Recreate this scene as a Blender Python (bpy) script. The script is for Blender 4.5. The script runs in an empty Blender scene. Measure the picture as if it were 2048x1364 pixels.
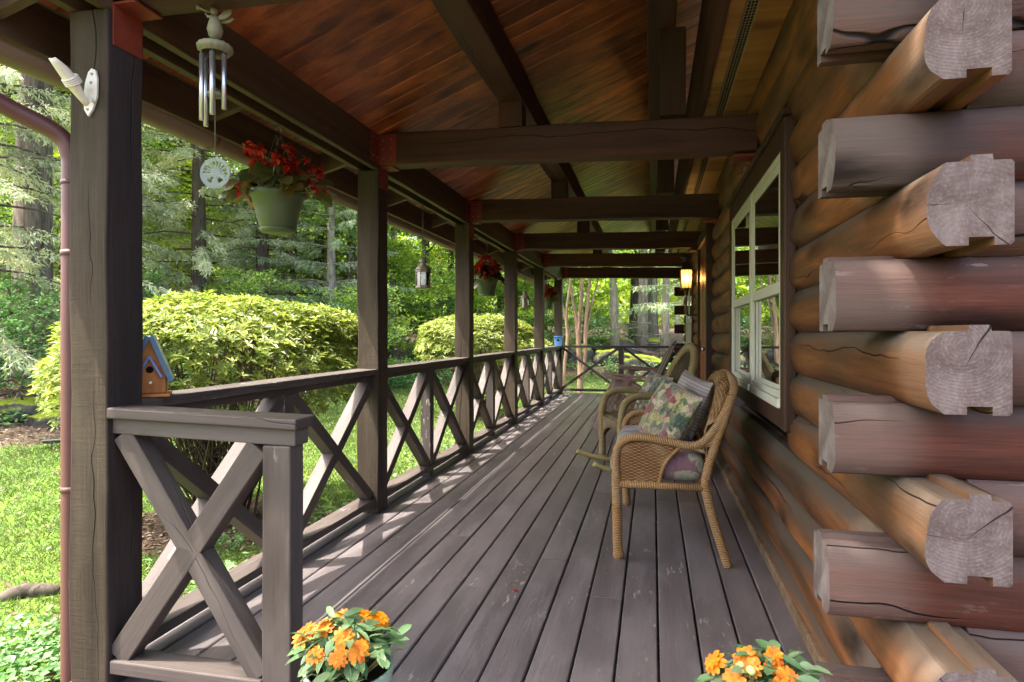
import bpy, math, random
import numpy as np
from mathutils import Vector, Matrix, Euler
R = math.radians
PI = math.pi
scene = bpy.context.scene
COL = scene.collection
random.seed(11)
rng = np.random.default_rng(11)

# ------------------------------------------------------------------ object helpers
def tag(o, label=None, cat=None, group=None, kind=None):
    if label: o['label'] = label
    if cat: o['category'] = cat
    if group: o['group'] = group
    if kind: o['kind'] = kind
    return o

def wm(o):
    m = o.matrix_basis.copy()
    return (wm(o.parent) @ m) if o.parent else m

def put(o, M, parent=None):
    """link o so that its world matrix is M"""
    if o.name not in COL.objects: COL.objects.link(o)
    o.parent = parent
    o.matrix_basis = (wm(parent).inverted() @ M) if parent else M
    return o

def thing(name, label, cat, loc=(0, 0, 0), rotz=0.0, group=None):
    o = bpy.data.objects.new(name, None)
    o.empty_display_size = 0.1
    COL.objects.link(o)
    o.location = loc; o.rotation_euler = (0, 0, rotz)
    return tag(o, label, cat, group)

def kids(o): return [c for c in bpy.data.objects if c.parent == o]

def copy_tree(o, parent=None):
    c = o.copy(); COL.objects.link(c); c.parent = parent
    for ch in kids(o): copy_tree(ch, c)
    return c

def np_mesh(name, V, F, rnd=None, smooth=False, uv=None):
    """V (n,3); F list of equal-sided faces (m,k) array"""
    V = np.asarray(V, dtype=np.float32); F = np.asarray(F, dtype=np.int32)
    me = bpy.data.meshes.new(name)
    m, k = F.shape
    me.vertices.add(len(V)); me.vertices.foreach_set('co', V.ravel())
    me.loops.add(m * k); me.loops.foreach_set('vertex_index', F.ravel())
    me.polygons.add(m)
    me.polygons.foreach_set('loop_start', np.arange(0, m * k, k, dtype=np.int32))
    me.polygons.foreach_set('use_smooth', np.full(m, smooth, dtype=bool))
    me.update(calc_edges=True)
    if rnd is not None:
        a = me.attributes.new('rnd', 'FLOAT', 'FACE')
        a.data.foreach_set('value', np.asarray(rnd, dtype=np.float32))
    return me

class MB:
    """collects polygons for ONE mesh object (world coordinates)"""
    def __init__(s):
        s.V = []; s.F = []; s.r = []; s.sm = []; s.uv = []; s.hasuv = False
    def add(s, vs, fs, r=None, smooth=False, uvs=None):
        b = len(s.V); s.V += [tuple(v) for v in vs]
        if r is None: r = random.random()
        for i, f in enumerate(fs):
            s.F.append([b + j for j in f]); s.r.append(r); s.sm.append(smooth)
            if uvs: s.uv.append(uvs[i]); s.hasuv = True
            else: s.uv.append([(0, 0)] * len(f))
        return s
    def box(s, x0, x1, y0, y1, z0, z1, M=None, r=None):
        vs = [Vector((x, y, z)) for z in (z0, z1) for y in (y0, y1) for x in (x0, x1)]
        if M: vs = [M @ v for v in vs]
        return s.add(vs, [(0, 2, 3, 1), (4, 5, 7, 6), (0, 1, 5, 4), (2, 6, 7, 3), (0, 4, 6, 2), (1, 3, 7, 5)], r)
    def prism(s, poly, axis, a0, a1, r=None, smooth=False, caps=True):
        """poly: 2D points ccw; axis 'x' -> poly in (y,z); 'y' -> (x,z); 'z' -> (x,y)"""
        def P(p, a):
            return {'x': (a, p[0], p[1]), 'y': (p[0], a, p[1]), 'z': (p[0], p[1], a)}[axis]
        n = len(poly)
        vs = [P(p, a0) for p in poly] + [P(p, a1) for p in poly]
        fs = [(i, (i + 1) % n, n + (i + 1) % n, n + i) for i in range(n)]
        if axis == 'y': fs = [tuple(reversed(f)) for f in fs]
        s.add(vs, fs, r, smooth)
        if caps:
            c0 = list(range(n))[::-1]; c1 = [n + i for i in range(n)]
            if axis == 'y': c0, c1 = c0[::-1], c1[::-1]
            b = len(s.V) - 2 * n
            for c in (c0, c1):
                s.F.append([b + j for j in c]); s.r.append(s.r[-1]); s.sm.append(False); s.uv.append([(0, 0)] * n)
        return s
    def tube(s, path, rad, seg=10, r=None, closed=False, cap=True, flat=1.0):
        """swept circle with uv (u round, v metres along)"""
        P = [Vector(p) for p in path]; n = len(P)
        rad = rad if isinstance(rad, (list, tuple)) else [rad] * n
        T = []
        for i in range(n):
            if closed: t = P[(i + 1) % n] - P[i - 1]
            else: t = P[min(i + 1, n - 1)] - P[max(i - 1, 0)]
            T.append(t.normalized() if t.length > 1e-9 else Vector((0, 0, 1)))
        u = T[0].orthogonal().normalized()
        vs = []; ln = [0.0]
        for i in range(n):
            u = (u - T[i] * u.dot(T[i]))
            u = u.normalized() if u.length > 1e-6 else T[i].orthogonal().normalized()
            w = T[i].cross(u)
            for k in range(seg):
                a = 2 * PI * k / seg
                vs.append(P[i] + (u * math.cos(a) + w * math.sin(a) * flat) * rad[i])
            if i: ln.append(ln[-1] + (P[i] - P[i - 1]).length)
        fs = []; uvs = []
        m = n if closed else n - 1
        if closed: ln.append(ln[-1] + (P[0] - P[-1]).length)
        for i in range(m):
            j = (i + 1) % n
            for k in range(seg):
                k2 = (k + 1) % seg
                fs.append((i * seg + k, i * seg + k2, j * seg + k2, j * seg + k))
                a, b = k / seg, (k + 1) / seg
                uvs.append([(a, ln[i]), (b, ln[i]), (b, ln[i + 1]), (a, ln[i + 1])])
        s.add(vs, fs, r, True, uvs)
        if cap and not closed:
            b = len(s.V) - n * seg
            for c in ([b + k for k in range(seg)][::-1], [b + (n - 1) * seg + k for k in range(seg)]):
                s.F.append(c); s.r.append(s.r[-1]); s.sm.append(False); s.uv.append([(0, 0)] * seg)
        return s
    def lathe(s, prof, c=(0, 0, 0), seg=24, r=None, M=None, smooth=True, cap=True):
        """prof: (radius, z) from bottom to top"""
        n = len(prof); vs = []
        for (q, z) in prof:
            for k in range(seg):
                a = 2 * PI * k / seg
                v = Vector((q * math.cos(a), q * math.sin(a), z))
                if M: v = M @ v
                vs.append(v + Vector(c))
        fs = []; uvs = []
        for i in range(n - 1):
            for k in range(seg):
                k2 = (k + 1) % seg
                fs.append((i * seg + k, i * seg + k2, (i + 1) * seg + k2, (i + 1) * seg + k))
                uvs.append([(k / seg, prof[i][1]), ((k + 1) / seg, prof[i][1]), ((k + 1) / seg, prof[i + 1][1]), (k / seg, prof[i + 1][1])])
        s.add(vs, fs, r, smooth, uvs)
        if cap:
            b = len(s.V) - n * seg
            for c_ in ([b + k for k in range(seg)][::-1], [b + (n - 1) * seg + k for k in range(seg)]):
                s.F.append(c_); s.r.append(s.r[-1]); s.sm.append(False); s.uv.append([(0, 0)] * seg)
        return s
    def grid(s, pts, r=None, smooth=True, uvs=None, closed_u=False):
        """pts[i][j] surface"""
        nu = len(pts); nv = len(pts[0])
        vs = [p for row in pts for p in row]
        fs = []; UV = []
        for i in range(nu if closed_u else nu - 1):
            i2 = (i + 1) % nu
            for j in range(nv - 1):
                fs.append((i * nv + j, i2 * nv + j, i2 * nv + j + 1, i * nv + j + 1))
                if uvs: UV.append([uvs[i][j], uvs[i2][j], uvs[i2][j + 1], uvs[i][j + 1]])
        return s.add(vs, fs, r, smooth, UV if uvs else None)
    def build(s, name, m, parent=None, bevel=0.0, origin=None, solid=0.0, segs=2, subsurf=0):
        V = np.array([tuple(v) for v in s.V], dtype=np.float64)
        M = Matrix.Identity(4)
        if origin is not None:
            M = Matrix.Translation(Vector(origin)); V = V - np.array(origin, dtype=np.float64)
        me = bpy.data.meshes.new(name)
        me.from_pydata(V.tolist(), [], s.F)
        me.polygons.foreach_set('use_smooth', s.sm)
        a = me.attributes.new('rnd', 'FLOAT', 'FACE'); a.data.foreach_set('value', np.array(s.r, dtype=np.float32))
        if s.hasuv:
            l = me.uv_layers.new(name='UVMap')
            l.data.foreach_set('uv', np.array([c for f in s.uv for c in f], dtype=np.float32).ravel())
        me.materials.append(m)
        me.update()
        o = bpy.data.objects.new(name, me)
        put(o, M, parent)
        if solid: 
            q = o.modifiers.new('s', 'SOLIDIFY'); q.thickness = solid; q.offset = 0
        if bevel:
            q = o.modifiers.new('b', 'BEVEL'); q.width = bevel; q.segments = segs; q.limit_method = 'ANGLE'; q.angle_limit = R(35)
        if subsurf:
            q = o.modifiers.new('u', 'SUBSURF'); q.levels = subsurf; q.render_levels = subsurf
        return o

def bar(name, p0, p1, w, t, m, parent=None, up=(0, 0, 1), bevel=0.004, wob=0.0, segs=1, cut=(0, 0)):
    """timber of width w (local y) and thickness t (local z), grain along local x, object placed p0->p1.
       cut: lengthwise offset per unit of local z at the two ends (mitred ends)"""
    p0 = Vector(p0); p1 = Vector(p1); d = p1 - p0; L = d.length; x = d.normalized()
    z = Vector(up); z = (z - x * z.dot(x)).normalized(); y = z.cross(x)
    M = Matrix((( x.x, y.x, z.x, p0.x), (x.y, y.y, z.y, p0.y), (x.z, y.z, z.z, p0.z), (0, 0, 0, 1)))
    n = max(1, segs); vs = []; fs = []
    ph = random.random() * 50
    for i in range(n + 1):
        q = L * i / n
        for (a, b) in ((-1, -1), (1, -1), (1, 1), (-1, 1)):
            xx = q
            if i == 0: xx += cut[0] * b * t / 2
            if i == n: xx += cut[1] * b * t / 2
            dy = wob * math.sin(ph + q * 5.1 + a * 2 + b) * 0.5 + wob * math.sin(ph * 2 + q * 13 + b * 3 + a) * 0.3
            dz = wob * math.sin(ph + 4 + q * 6.3 + a - b * 2) * 0.5
            vs.append((xx, a * w / 2 + dy, b * t / 2 + dz))
    for i in range(n):
        for k in range(4):
            k2 = (k + 1) % 4
            fs.append((i * 4 + k, (i + 1) * 4 + k, (i + 1) * 4 + k2, i * 4 + k2))
    fs.append((0, 1, 2, 3)); fs.append((n * 4 + 3, n * 4 + 2, n * 4 + 1, n * 4))
    b = MB(); b.add(vs, fs)
    o = b.build(name, m, None, bevel)
    return put(o, M, parent)

def bez(p, n=12):
    """smooth curve through points (Catmull-Rom)"""
    P = [Vector(q) for q in p]; out = []
    for i in range(len(P) - 1):
        a = P[max(i - 1, 0)]; b = P[i]; c = P[i + 1]; d = P[min(i + 2, len(P) - 1)]
        for k in range(n):
            t = k / n
            out.append(0.5 * ((2 * b) + (c - a) * t + (2 * a - 5 * b + 4 * c - d) * t * t + (3 * b - a - 3 * c + d) * t ** 3))
    out.append(P[-1]); return out

# ------------------------------------------------------------------ material helpers
class NT:
    def __init__(s, name):
        s.m = bpy.data.materials.new(name); s.m.use_nodes = True
        s.t = s.m.node_tree; s.t.nodes.clear()
        s.out = s.t.nodes.new('ShaderNodeOutputMaterial')
    def n(s, typ, ins=None, **kw):
        q = s.t.nodes.new(typ)
        for k, v in kw.items(): setattr(q, k, v)
        for k, v in (ins or {}).items():
            sock = q.inputs[k]
            if isinstance(v, bpy.types.NodeSocket): s.t.links.new(v, sock)
            else: sock.default_value = v
        return q
    def val(s, op, a, b=0.0, clamp=False):
        q = s.n('ShaderNodeMath', operation=op, use_clamp=clamp)
        for i, v in enumerate((a, b)):
            if isinstance(v, bpy.types.NodeSocket): s.t.links.new(v, q.inputs[i])
            else: q.inputs[i].default_value = v
        return q.outputs[0]
    def mix(s, f, a, b, blend='MIX'):
        q = s.n('ShaderNodeMix', data_type='RGBA', blend_type=blend)
        for i, v in ((0, f), (6, a), (7, b)):
            if isinstance(v, bpy.types.NodeSocket): s.t.links.new(v, q.inputs[i])
            elif i == 0: q.inputs[0].default_value = v
            else: q.inputs[i].default_value = (*v, 1) if len(v) == 3 else v
        return q.outputs[2]
    def ramp(s, f, stops, interp='LINEAR'):
        q = s.n('ShaderNodeValToRGB', {'Fac': f}); e = q.color_ramp.elements; q.color_ramp.interpolation = interp
        while len(e) < len(stops): e.new(0.5)
        for i, (p, c) in enumerate(stops):
            e[i].position = p
            c = (c, c, c) if isinstance(c, (int, float)) else c
            e[i].color = (*c, 1)
        return q.outputs['Color']
    def step(s, f, a, b):
        q = s.n('ShaderNodeMapRange', {'Value': f, 'From Min': a, 'From Max': b, 'To Min': 0.0, 'To Max': 1.0}, interpolation_type='SMOOTHSTEP')
        return q.outputs[0]
    def noise(s, vec, scale, detail=4, rough=0.55, dist=0.0):
        return s.n('ShaderNodeTexNoise', {'Vector': vec, 'Scale': scale, 'Detail': detail, 'Roughness': rough, 'Distortion': dist}).outputs['Fac']
    def mapping(s, vec, scale=(1, 1, 1), loc=(0, 0, 0), rot=(0, 0, 0)):
        q = s.n('ShaderNodeMapping', {'Vector': vec, 'Scale': scale, 'Rotation': rot})
        if isinstance(loc, bpy.types.NodeSocket): s.t.links.new(loc, q.inputs['Location'])
        else: q.inputs['Location'].default_value = loc
        return q.outputs[0]
    def coords(s, which='Object'):
        return s.n('ShaderNodeTexCoord').outputs[which]
    def rnd(s):
        """per-face attribute plus per-object random, 0..2"""
        a = s.n('ShaderNodeAttribute', attribute_name='rnd').outputs['Fac']
        b = s.n('ShaderNodeObjectInfo').outputs['Random']
        return a, b
    def bsdf(s, col, rough=0.6, bump=None, strength=0.3, dist=0.01, spec=0.35, **ins):
        d = {'Base Color': (*col, 1) if isinstance(col, tuple) and len(col) == 3 else col, 'Roughness': rough, 'Specular IOR Level': spec}
        d.update(ins)
        if bump is not None:
            d['Normal'] = s.n('ShaderNodeBump', {'Height': bump, 'Strength': strength, 'Distance': dist}).outputs[0]
        p = s.n('ShaderNodeBsdfPrincipled', d)
        return p.outputs[0]
    def done(s, sh):
        s.t.links.new(sh, s.out.inputs['Surface']); return s.m

def axes(axis, along, cross):
    return {'x': (along, cross, cross), 'y': (cross, along, cross), 'z': (cross, cross, along)}[axis]

def wood(name, dark, light, grey=None, greyamt=0.5, greyscale=1.3, axis='x', cross=7, along=0.5, rough=0.6, bump=0.35,
         cracks=0.0, knots=0.0, saw=0.0, bleach_light=None, bleach_light_len=0.2, bleach_light_amt=0.0, fine=0.35, tone=0.25, top=None, topamt=0.0, spec=0.3, chips=None, chipamt=0.0, roughvar=0.0):
    t = NT(name)
    a, b = t.rnd()
    off = t.val('ADD', t.val('MULTIPLY', a, 13.7), t.val('MULTIPLY', b, 31.3))
    comb = t.n('ShaderNodeCombineXYZ', {'X': off, 'Y': off, 'Z': off}).outputs[0]
    oc = t.coords()
    base = t.n('ShaderNodeVectorMath', {0: oc, 1: comb}, operation='ADD').outputs[0]
    g = t.noise(t.mapping(base, axes(axis, along, cross)), 1.0, 6, 0.6, 0.6)
    f = t.noise(t.mapping(base, axes(axis, along * 5, cross * 13)), 1.0, 6, 0.75, 0.2)
    col = t.ramp(g, [(0.3, dark), (0.68, light)])
    col = t.mix(fine, col, t.ramp(f, [(0.3, (0.25, 0.25, 0.25)), (0.7, (1.0, 1.0, 1.0))]), 'MULTIPLY')
    # tone per board / per object
    tn = t.val('ADD', 1.0 - tone, t.val('MULTIPLY', t.val('FRACT', off), tone * 2))
    tc = t.n('ShaderNodeCombineColor', {0: tn, 1: tn, 2: tn}).outputs[0]
    col = t.mix(1.0, col, tc, 'MULTIPLY')
    if grey:
        w = t.noise(t.mapping(base, axes(axis, greyscale * 0.5, greyscale * 2)), 1.0, 5, 0.65, 0.5)
        col = t.mix(t.val('MULTIPLY', t.step(w, 0.42, 0.66), greyamt), col, grey)
    if top:  # upward sides: grey weathering plus sky light painted into the colour
        nz = t.n('ShaderNodeSeparateXYZ', {0: t.n('ShaderNodeNewGeometry').outputs['Normal']}).outputs['Z']
        w2 = t.noise(t.mapping(base, axes(axis, 1.2, 5)), 1.0, 4, 0.6)
        k = t.step(t.val('ADD', nz, t.val('MULTIPLY', t.val('SUBTRACT', w2, 0.5), 0.9)), -0.1, 0.75)
        col = t.mix(t.val('MULTIPLY', k, topamt), col, top)
    if bleach_light:  # bleached log ends, with the outdoor skylight on them painted in too
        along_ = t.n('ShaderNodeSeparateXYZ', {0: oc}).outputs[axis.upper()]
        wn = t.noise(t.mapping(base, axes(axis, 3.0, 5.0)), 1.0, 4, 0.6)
        kb = t.val('SUBTRACT', 1.0, t.step(t.val('ADD', along_, t.val('MULTIPLY', t.val('SUBTRACT', wn, 0.5), 0.10)), bleach_light_len - 0.05, bleach_light_len + 0.06))
        col = t.mix(t.val('MULTIPLY', kb, bleach_light_amt), col, bleach_light)
    h = t.val('ADD', t.val('MULTIPLY', f, 0.5), t.val('MULTIPLY', g, 0.5))
    if saw:
        s2 = t.noise(t.mapping(base, axes(axis, 85, 7), rot=(0, 0.35, 0.35)), 1.0, 3, 0.7, 0.3)
        h = t.val('ADD', h, t.val('MULTIPLY', s2, saw))
        col = t.mix(saw * 0.5, col, t.ramp(s2, [(0.2, 0.6), (0.8, 1.0)]), 'MULTIPLY')
    if knots:
        v = t.n('ShaderNodeTexVoronoi', {'Vector': t.mapping(base, axes(axis, 1.6, 5.5)), 'Scale': 1.0, 'Randomness': 1.0}).outputs['Distance']
        k = t.val('SUBTRACT', 1.0, t.step(v, 0.09, 0.33))
        kk = t.noise(t.mapping(base, axes(axis, 8, 30)), 1.0, 3)
        k = t.val('MULTIPLY', k, t.val('MULTIPLY', kk, 1.7, True), True)
        col = t.mix(t.val('MULTIPLY', k, knots), col, tuple(c * 0.22 for c in dark))
    if cracks:
        sx = t.n('ShaderNodeSeparateXYZ', {0: base})
        o1, o2 = {'x': ('Y', 'Z'), 'y': ('X', 'Z'), 'z': ('X', 'Y')}[axis]
        q = t.val('ADD', t.val('MULTIPLY', sx.outputs[o1], 0.8), sx.outputs[o2])
        wv = t.noise(t.mapping(base, axes(axis, 0.9, 0.6)), 1.0, 4, 0.6)
        fr = t.val('FRACT', t.val('ADD', t.val('MULTIPLY', q, 6.5), t.val('MULTIPLY', wv, 1.6)))
        c2 = t.noise(t.mapping(base, axes(axis, 1.1, 3.0)), 1.0, 2)
        msk = t.step(c2, 0.46, 0.62)
        wd = t.val('MULTIPLY', msk, 0.015)
        ln = t.val('SUBTRACT', 1.0, t.step(t.val('SUBTRACT', t.val('ABSOLUTE', t.val('SUBTRACT', fr, 0.5)), wd), -0.012, 0.006))
        ln = t.val('MULTIPLY', ln, t.step(c2, 0.46, 0.50))
        col = t.mix(t.val('MULTIPLY', ln, cracks), col, (0.006, 0.005, 0.005))
        h = t.val('SUBTRACT', h, t.val('MULTIPLY', ln, 2.0))
    if chips:
        c1 = t.noise(t.mapping(base, axes(axis, 9, 40)), 1.0, 4, 0.7)
        c2 = t.noise(t.mapping(base, axes(axis, 1.5, 3.5)), 1.0, 3)
        k = t.val('MULTIPLY', t.step(c1, 0.60, 0.64), t.step(c2, 0.52, 0.66))
        col = t.mix(t.val('MULTIPLY', k, chipamt), col, chips)
    rg = rough
    if roughvar:
        rg = t.val('ADD', rough - roughvar / 2, t.val('MULTIPLY', g, roughvar))
    return t.done(t.bsdf(col, rg, h, bump, 0.006, spec))

def leaf_mat(name, stops, trans=0.35, rough=0.45, tcol=1.25, spec=0.35):
    t = NT(name)
    a, b = t.rnd()
    k = t.val('FRACT', t.val('ADD', a, 0.0))
    k = t.val('ADD', t.val('MULTIPLY', k, 0.86), t.val('MULTIPLY', b, 0.14), True)
    col = t.ramp(k, stops)
    tc = t.mix(1.0, col, (tcol, tcol * 1.02, tcol * 0.55), 'MULTIPLY')
    p = t.bsdf(col, rough, spec=spec)
    tr = t.n('ShaderNodeBsdfTranslucent', {'Color': tc}).outputs[0]
    mx = t.n('ShaderNodeMixShader', {0: trans, 1: p, 2: tr}).outputs[0]
    return t.done(mx)

def plain(name, col, rough=0.5, metal=0.0, spec=0.4, var=0.15, scale=8, bump=0.0, **ins):
    t = NT(name)
    n = t.noise(t.coords(), scale, 5, 0.6)
    c = t.mix(n, tuple(x * (1 - var) for x in col), tuple(min(1, x * (1 + var)) for x in col))
    return t.done(t.bsdf(c, rough, n if bump else None, bump, 0.004, spec, Metallic=metal, **ins))

def bark_mat(name, dark, light, moss=None, scale=1.0):
    t = NT(name)
    oc = t.coords()
    b = t.n('ShaderNodeObjectInfo').outputs['Random']
    v = t.n('ShaderNodeVectorMath', {0: oc, 1: t.n('ShaderNodeCombineXYZ', {'X': t.val('MULTIPLY', b, 20), 'Y': b, 'Z': b}).outputs[0]}, operation='ADD').outputs[0]
    g = t.noise(t.mapping(v, (9 * scale, 9 * scale, 1.6 * scale)), 1.0, 6, 0.65, 0.8)
    col = t.ramp(g, [(0.33, dark), (0.66, light)])
    if moss:
        col = t.mix(t.val('MULTIPLY', t.step(t.noise(v, 1.1, 4), 0.5, 0.65), 0.6), col, moss)
    return t.done(t.bsdf(col, 0.85, g, 0.7, 0.03, 0.15))
# ------------------------------------------------------------------ materials
M = {}
M['post_inner'] = wood('darker_post_side', (0.016, 0.012, 0.012), (0.058, 0.044, 0.042), grey=(0.13, 0.050, 0.020), greyamt=0.35, cross=8, along=0.6, rough=0.6,
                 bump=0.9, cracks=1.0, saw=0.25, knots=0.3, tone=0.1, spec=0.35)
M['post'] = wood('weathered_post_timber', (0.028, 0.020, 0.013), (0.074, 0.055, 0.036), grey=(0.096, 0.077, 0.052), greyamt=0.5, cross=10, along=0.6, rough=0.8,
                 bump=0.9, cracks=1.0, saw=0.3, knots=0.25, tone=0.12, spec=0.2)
M['beam'] = wood('dark_beam_timber', (0.024, 0.010, 0.007), (0.108, 0.040, 0.025), grey=(0.07, 0.045, 0.035), greyamt=0.4, cross=8, along=0.5, rough=0.65,
                 bump=0.6, cracks=0.9, saw=0.12, knots=0.3, tone=0.15, spec=0.3)
M['rail'] = wood('weathered_rail_timber', (0.047, 0.035, 0.030), (0.098, 0.077, 0.067), grey=(0.130, 0.108, 0.095), greyamt=0.5, cross=10, along=0.7, rough=0.62,
                 bump=0.45, cracks=0.5, tone=0.12, spec=0.35, chips=(0.48, 0.45, 0.41), chipamt=0.75)
M['deck'] = wood('painted_deck_boards', (0.102, 0.085, 0.086), (0.180, 0.154, 0.156), grey=(0.230, 0.204, 0.202), greyamt=0.45, greyscale=2.6, axis='y', cross=10, along=0.9,
                 rough=0.46, bump=0.6, tone=0.07, spec=0.5, chips=(0.46, 0.40, 0.32), chipamt=0.7, roughvar=0.3, fine=0.32)
M['ceiling'] = wood('stained_pine_ceiling', (0.18, 0.042, 0.011), (0.66, 0.200, 0.046), axis='x', cross=8, along=0.7, rough=0.40, bump=0.3, knots=1.0,
                    tone=0.28, spec=0.45, grey=(0.10, 0.030, 0.012), greyamt=0.75, fine=0.5)
M['soffit'] = wood('stained_soffit_board', (0.30, 0.125, 0.035), (0.58, 0.28, 0.085), axis='y', cross=7, along=0.5, rough=0.45, bump=0.25, knots=0.5, tone=0.1)
M['plate'] = wood('plate_timber', (0.055, 0.034, 0.020), (0.135, 0.088, 0.050), axis='x', cross=9, along=0.5, rough=0.6, bump=0.5, tone=0.1, saw=0.1)
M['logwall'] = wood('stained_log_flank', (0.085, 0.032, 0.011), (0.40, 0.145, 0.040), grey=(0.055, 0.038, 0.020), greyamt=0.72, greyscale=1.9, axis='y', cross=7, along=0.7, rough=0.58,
                    bump=0.8, cracks=1.0, knots=0.9, tone=0.16, fine=0.68, top=(0.085, 0.072, 0.055), topamt=0.9, spec=0.32, bleach_light=(0.24, 0.150, 0.088), bleach_light_len=0.16, bleach_light_amt=0.30)
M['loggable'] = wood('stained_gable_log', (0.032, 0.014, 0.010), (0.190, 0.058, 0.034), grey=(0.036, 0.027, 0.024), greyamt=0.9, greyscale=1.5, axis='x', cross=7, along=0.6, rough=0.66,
                     bump=0.8, cracks=1.0, knots=0.9, tone=0.15, fine=0.7, top=(0.066, 0.054, 0.050), topamt=0.6, spec=0.22, bleach_light=(0.150, 0.114, 0.102), bleach_light_len=0.19, bleach_light_amt=0.38, chips=(0.4, 0.36, 0.33), chipamt=0.3)
M['trim'] = wood('dark_window_casing', (0.030, 0.015, 0.010), (0.085, 0.042, 0.024), axis='z', cross=9, along=0.6, rough=0.5, bump=0.3, tone=0.1)
M['base'] = wood('base_trim_board', (0.14, 0.085, 0.045), (0.32, 0.22, 0.13), grey=(0.22, 0.18, 0.14), axis='y', cross=12, along=0.6, rough=0.7, bump=0.5, tone=0.1, cracks=0.6)
M['door'] = wood('varnished_door', (0.17, 0.030, 0.012), (0.36, 0.085, 0.030), axis='z', cross=7, along=0.5, rough=0.38, bump=0.2, tone=0.05, spec=0.45)
M['bracket'] = plain('red_oxide_bracket', (0.175, 0.034, 0.017), 0.6, 0.0, 0.3, 0.4, 24, 0.2)
M['bolt'] = plain('bolt_steel', (0.25, 0.22, 0.20), 0.4, 0.8)
M['gutter'] = plain('brown_painted_gutter', (0.115, 0.075, 0.042), 0.42, 0.0, 0.5, 0.18, 9, 0.05)
M['spout'] = plain('red_brown_downspout', (0.125, 0.052, 0.046), 0.42, 0.0, 0.5, 0.2, 7, 0.08)
M['white_metal'] = plain('cream_white_metal', (0.72, 0.69, 0.60), 0.4, 0.0, 0.5, 0.10, 30)
M['sash'] = plain('white_window_paint', (0.62, 0.62, 0.49), 0.45, 0.0, 0.4, 0.09, 25, 0.05)
M['vent'] = plain('perforated_vent', (0.34, 0.27, 0.16), 0.5, 0.4, 0.5, 0.2, 60)
M['hole'] = plain('dark_hole', (0.008, 0.007, 0.006), 0.9, 0, 0.1)
M['dark'] = plain('dark_room', (0.02, 0.02, 0.018), 0.9, 0, 0.1)
M['curtain'] = plain('pale_curtain', (0.34, 0.35, 0.29), 0.9, 0, 0.1, 0.2, 4)

def glass_pane():
    t = NT('window_glass')
    gl = t.n('ShaderNodeBsdfGlossy', {'Color': (1, 1, 1, 1), 'Roughness': 0.01}).outputs[0]
    tr = t.n('ShaderNodeBsdfTransparent', {'Color': (0.72, 0.76, 0.74, 1)}).outputs[0]
    f = t.n('ShaderNodeFresnel', {'IOR': 1.55}).outputs[0]
    f2 = t.val('ADD', t.val('MULTIPLY', f, 1.9), 0.10, True)
    return t.done(t.n('ShaderNodeMixShader', {0: f2, 1: tr, 2: gl}).outputs[0])
M['glass'] = glass_pane()

def frosted():
    t = NT('frosted_disc')
    p = t.bsdf((0.36, 0.42, 0.41), 0.4, spec=0.5)
    tr = t.n('ShaderNodeBsdfTranslucent', {'Color': (0.45, 0.52, 0.50, 1)}).outputs[0]
    q = t.n('ShaderNodeMixShader', {0: 0.4, 1: p, 2: tr}).outputs[0]
    cl = t.n('ShaderNodeBsdfTransparent').outputs[0]
    return t.done(t.n('ShaderNodeMixShader', {0: 0.35, 1: q, 2: cl}).outputs[0])
M['frost'] = frosted()

def endgrain():
    """sawn log end: rings round an off-centre heart, purple-grey weathering, one radial check"""
    t = NT('log_end_grain')
    oc = t.coords()
    b = t.n('ShaderNodeObjectInfo').outputs['Random']
    sp = t.n('ShaderNodeSeparateXYZ', {0: oc})
    # object origin sits at the heart; radius ignores the axis of the log (object scale along the log is what it is)
    nz = t.noise(oc, 7.0, 3, 0.5)
    d = t.n('ShaderNodeVectorMath', {0: t.n('ShaderNodeCombineXYZ', {'X': sp.outputs['X'], 'Y': 0.0, 'Z': t.val('SUBTRACT', sp.outputs['Z'], t.val('MULTIPLY', t.val('SUBTRACT', b, 0.5), 0.16))}).outputs[0]}, operation='LENGTH').outputs['Value']
    rr = t.val('ADD', d, t.val('MULTIPLY', nz, 0.022))
    w = t.val('SINE', t.val('MULTIPLY', rr, t.val('ADD', 600.0, t.val('MULTIPLY', b, 260.0))))
    w = t.val('ADD', t.val('MULTIPLY', w, 0.5), 0.5)
    fine = t.noise(oc, 120.0, 4, 0.7)
    blot = t.noise(oc, 13.0, 4, 0.6)
    col = t.mix(t.step(blot, 0.35, 0.7), (0.098, 0.068, 0.060), (0.190, 0.150, 0.138))
    col = t.mix(t.val('MULTIPLY', w, t.val('MULTIPLY', t.step(blot, 0.3, 0.7), t.val('ADD', 0.08, t.val('MULTIPLY', b, 0.22)))), col, (0.055, 0.030, 0.030))
    col = t.mix(t.val('MULTIPLY', t.step(fine, 0.45, 0.75), 0.35), col, (0.30, 0.27, 0.28))
    ang = t.val('ARCTAN2', sp.outputs['Z'], sp.outputs['X'])
    for da, wd in ((0.0, 0.035), (2.3, 0.02)):
        an = t.val('SUBTRACT', t.val('ADD', ang, t.val('MULTIPLY', nz, 0.5)), t.val('ADD', t.val('MULTIPLY', b, 5.0), da - 3.0))
        ck = t.val('MULTIPLY', t.val('SUBTRACT', 1.0, t.step(t.val('ABSOLUTE', an), wd * 0.4, wd)), t.step(d, 0.012, 0.03))
        col = t.mix(ck, col, (0.02, 0.014, 0.013))
    h = t.val('ADD', t.val('MULTIPLY', w, 0.12), fine)
    return t.done(t.bsdf(col, 0.85, h, 0.5, 0.004, 0.2))
M['logend'] = endgrain()

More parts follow.
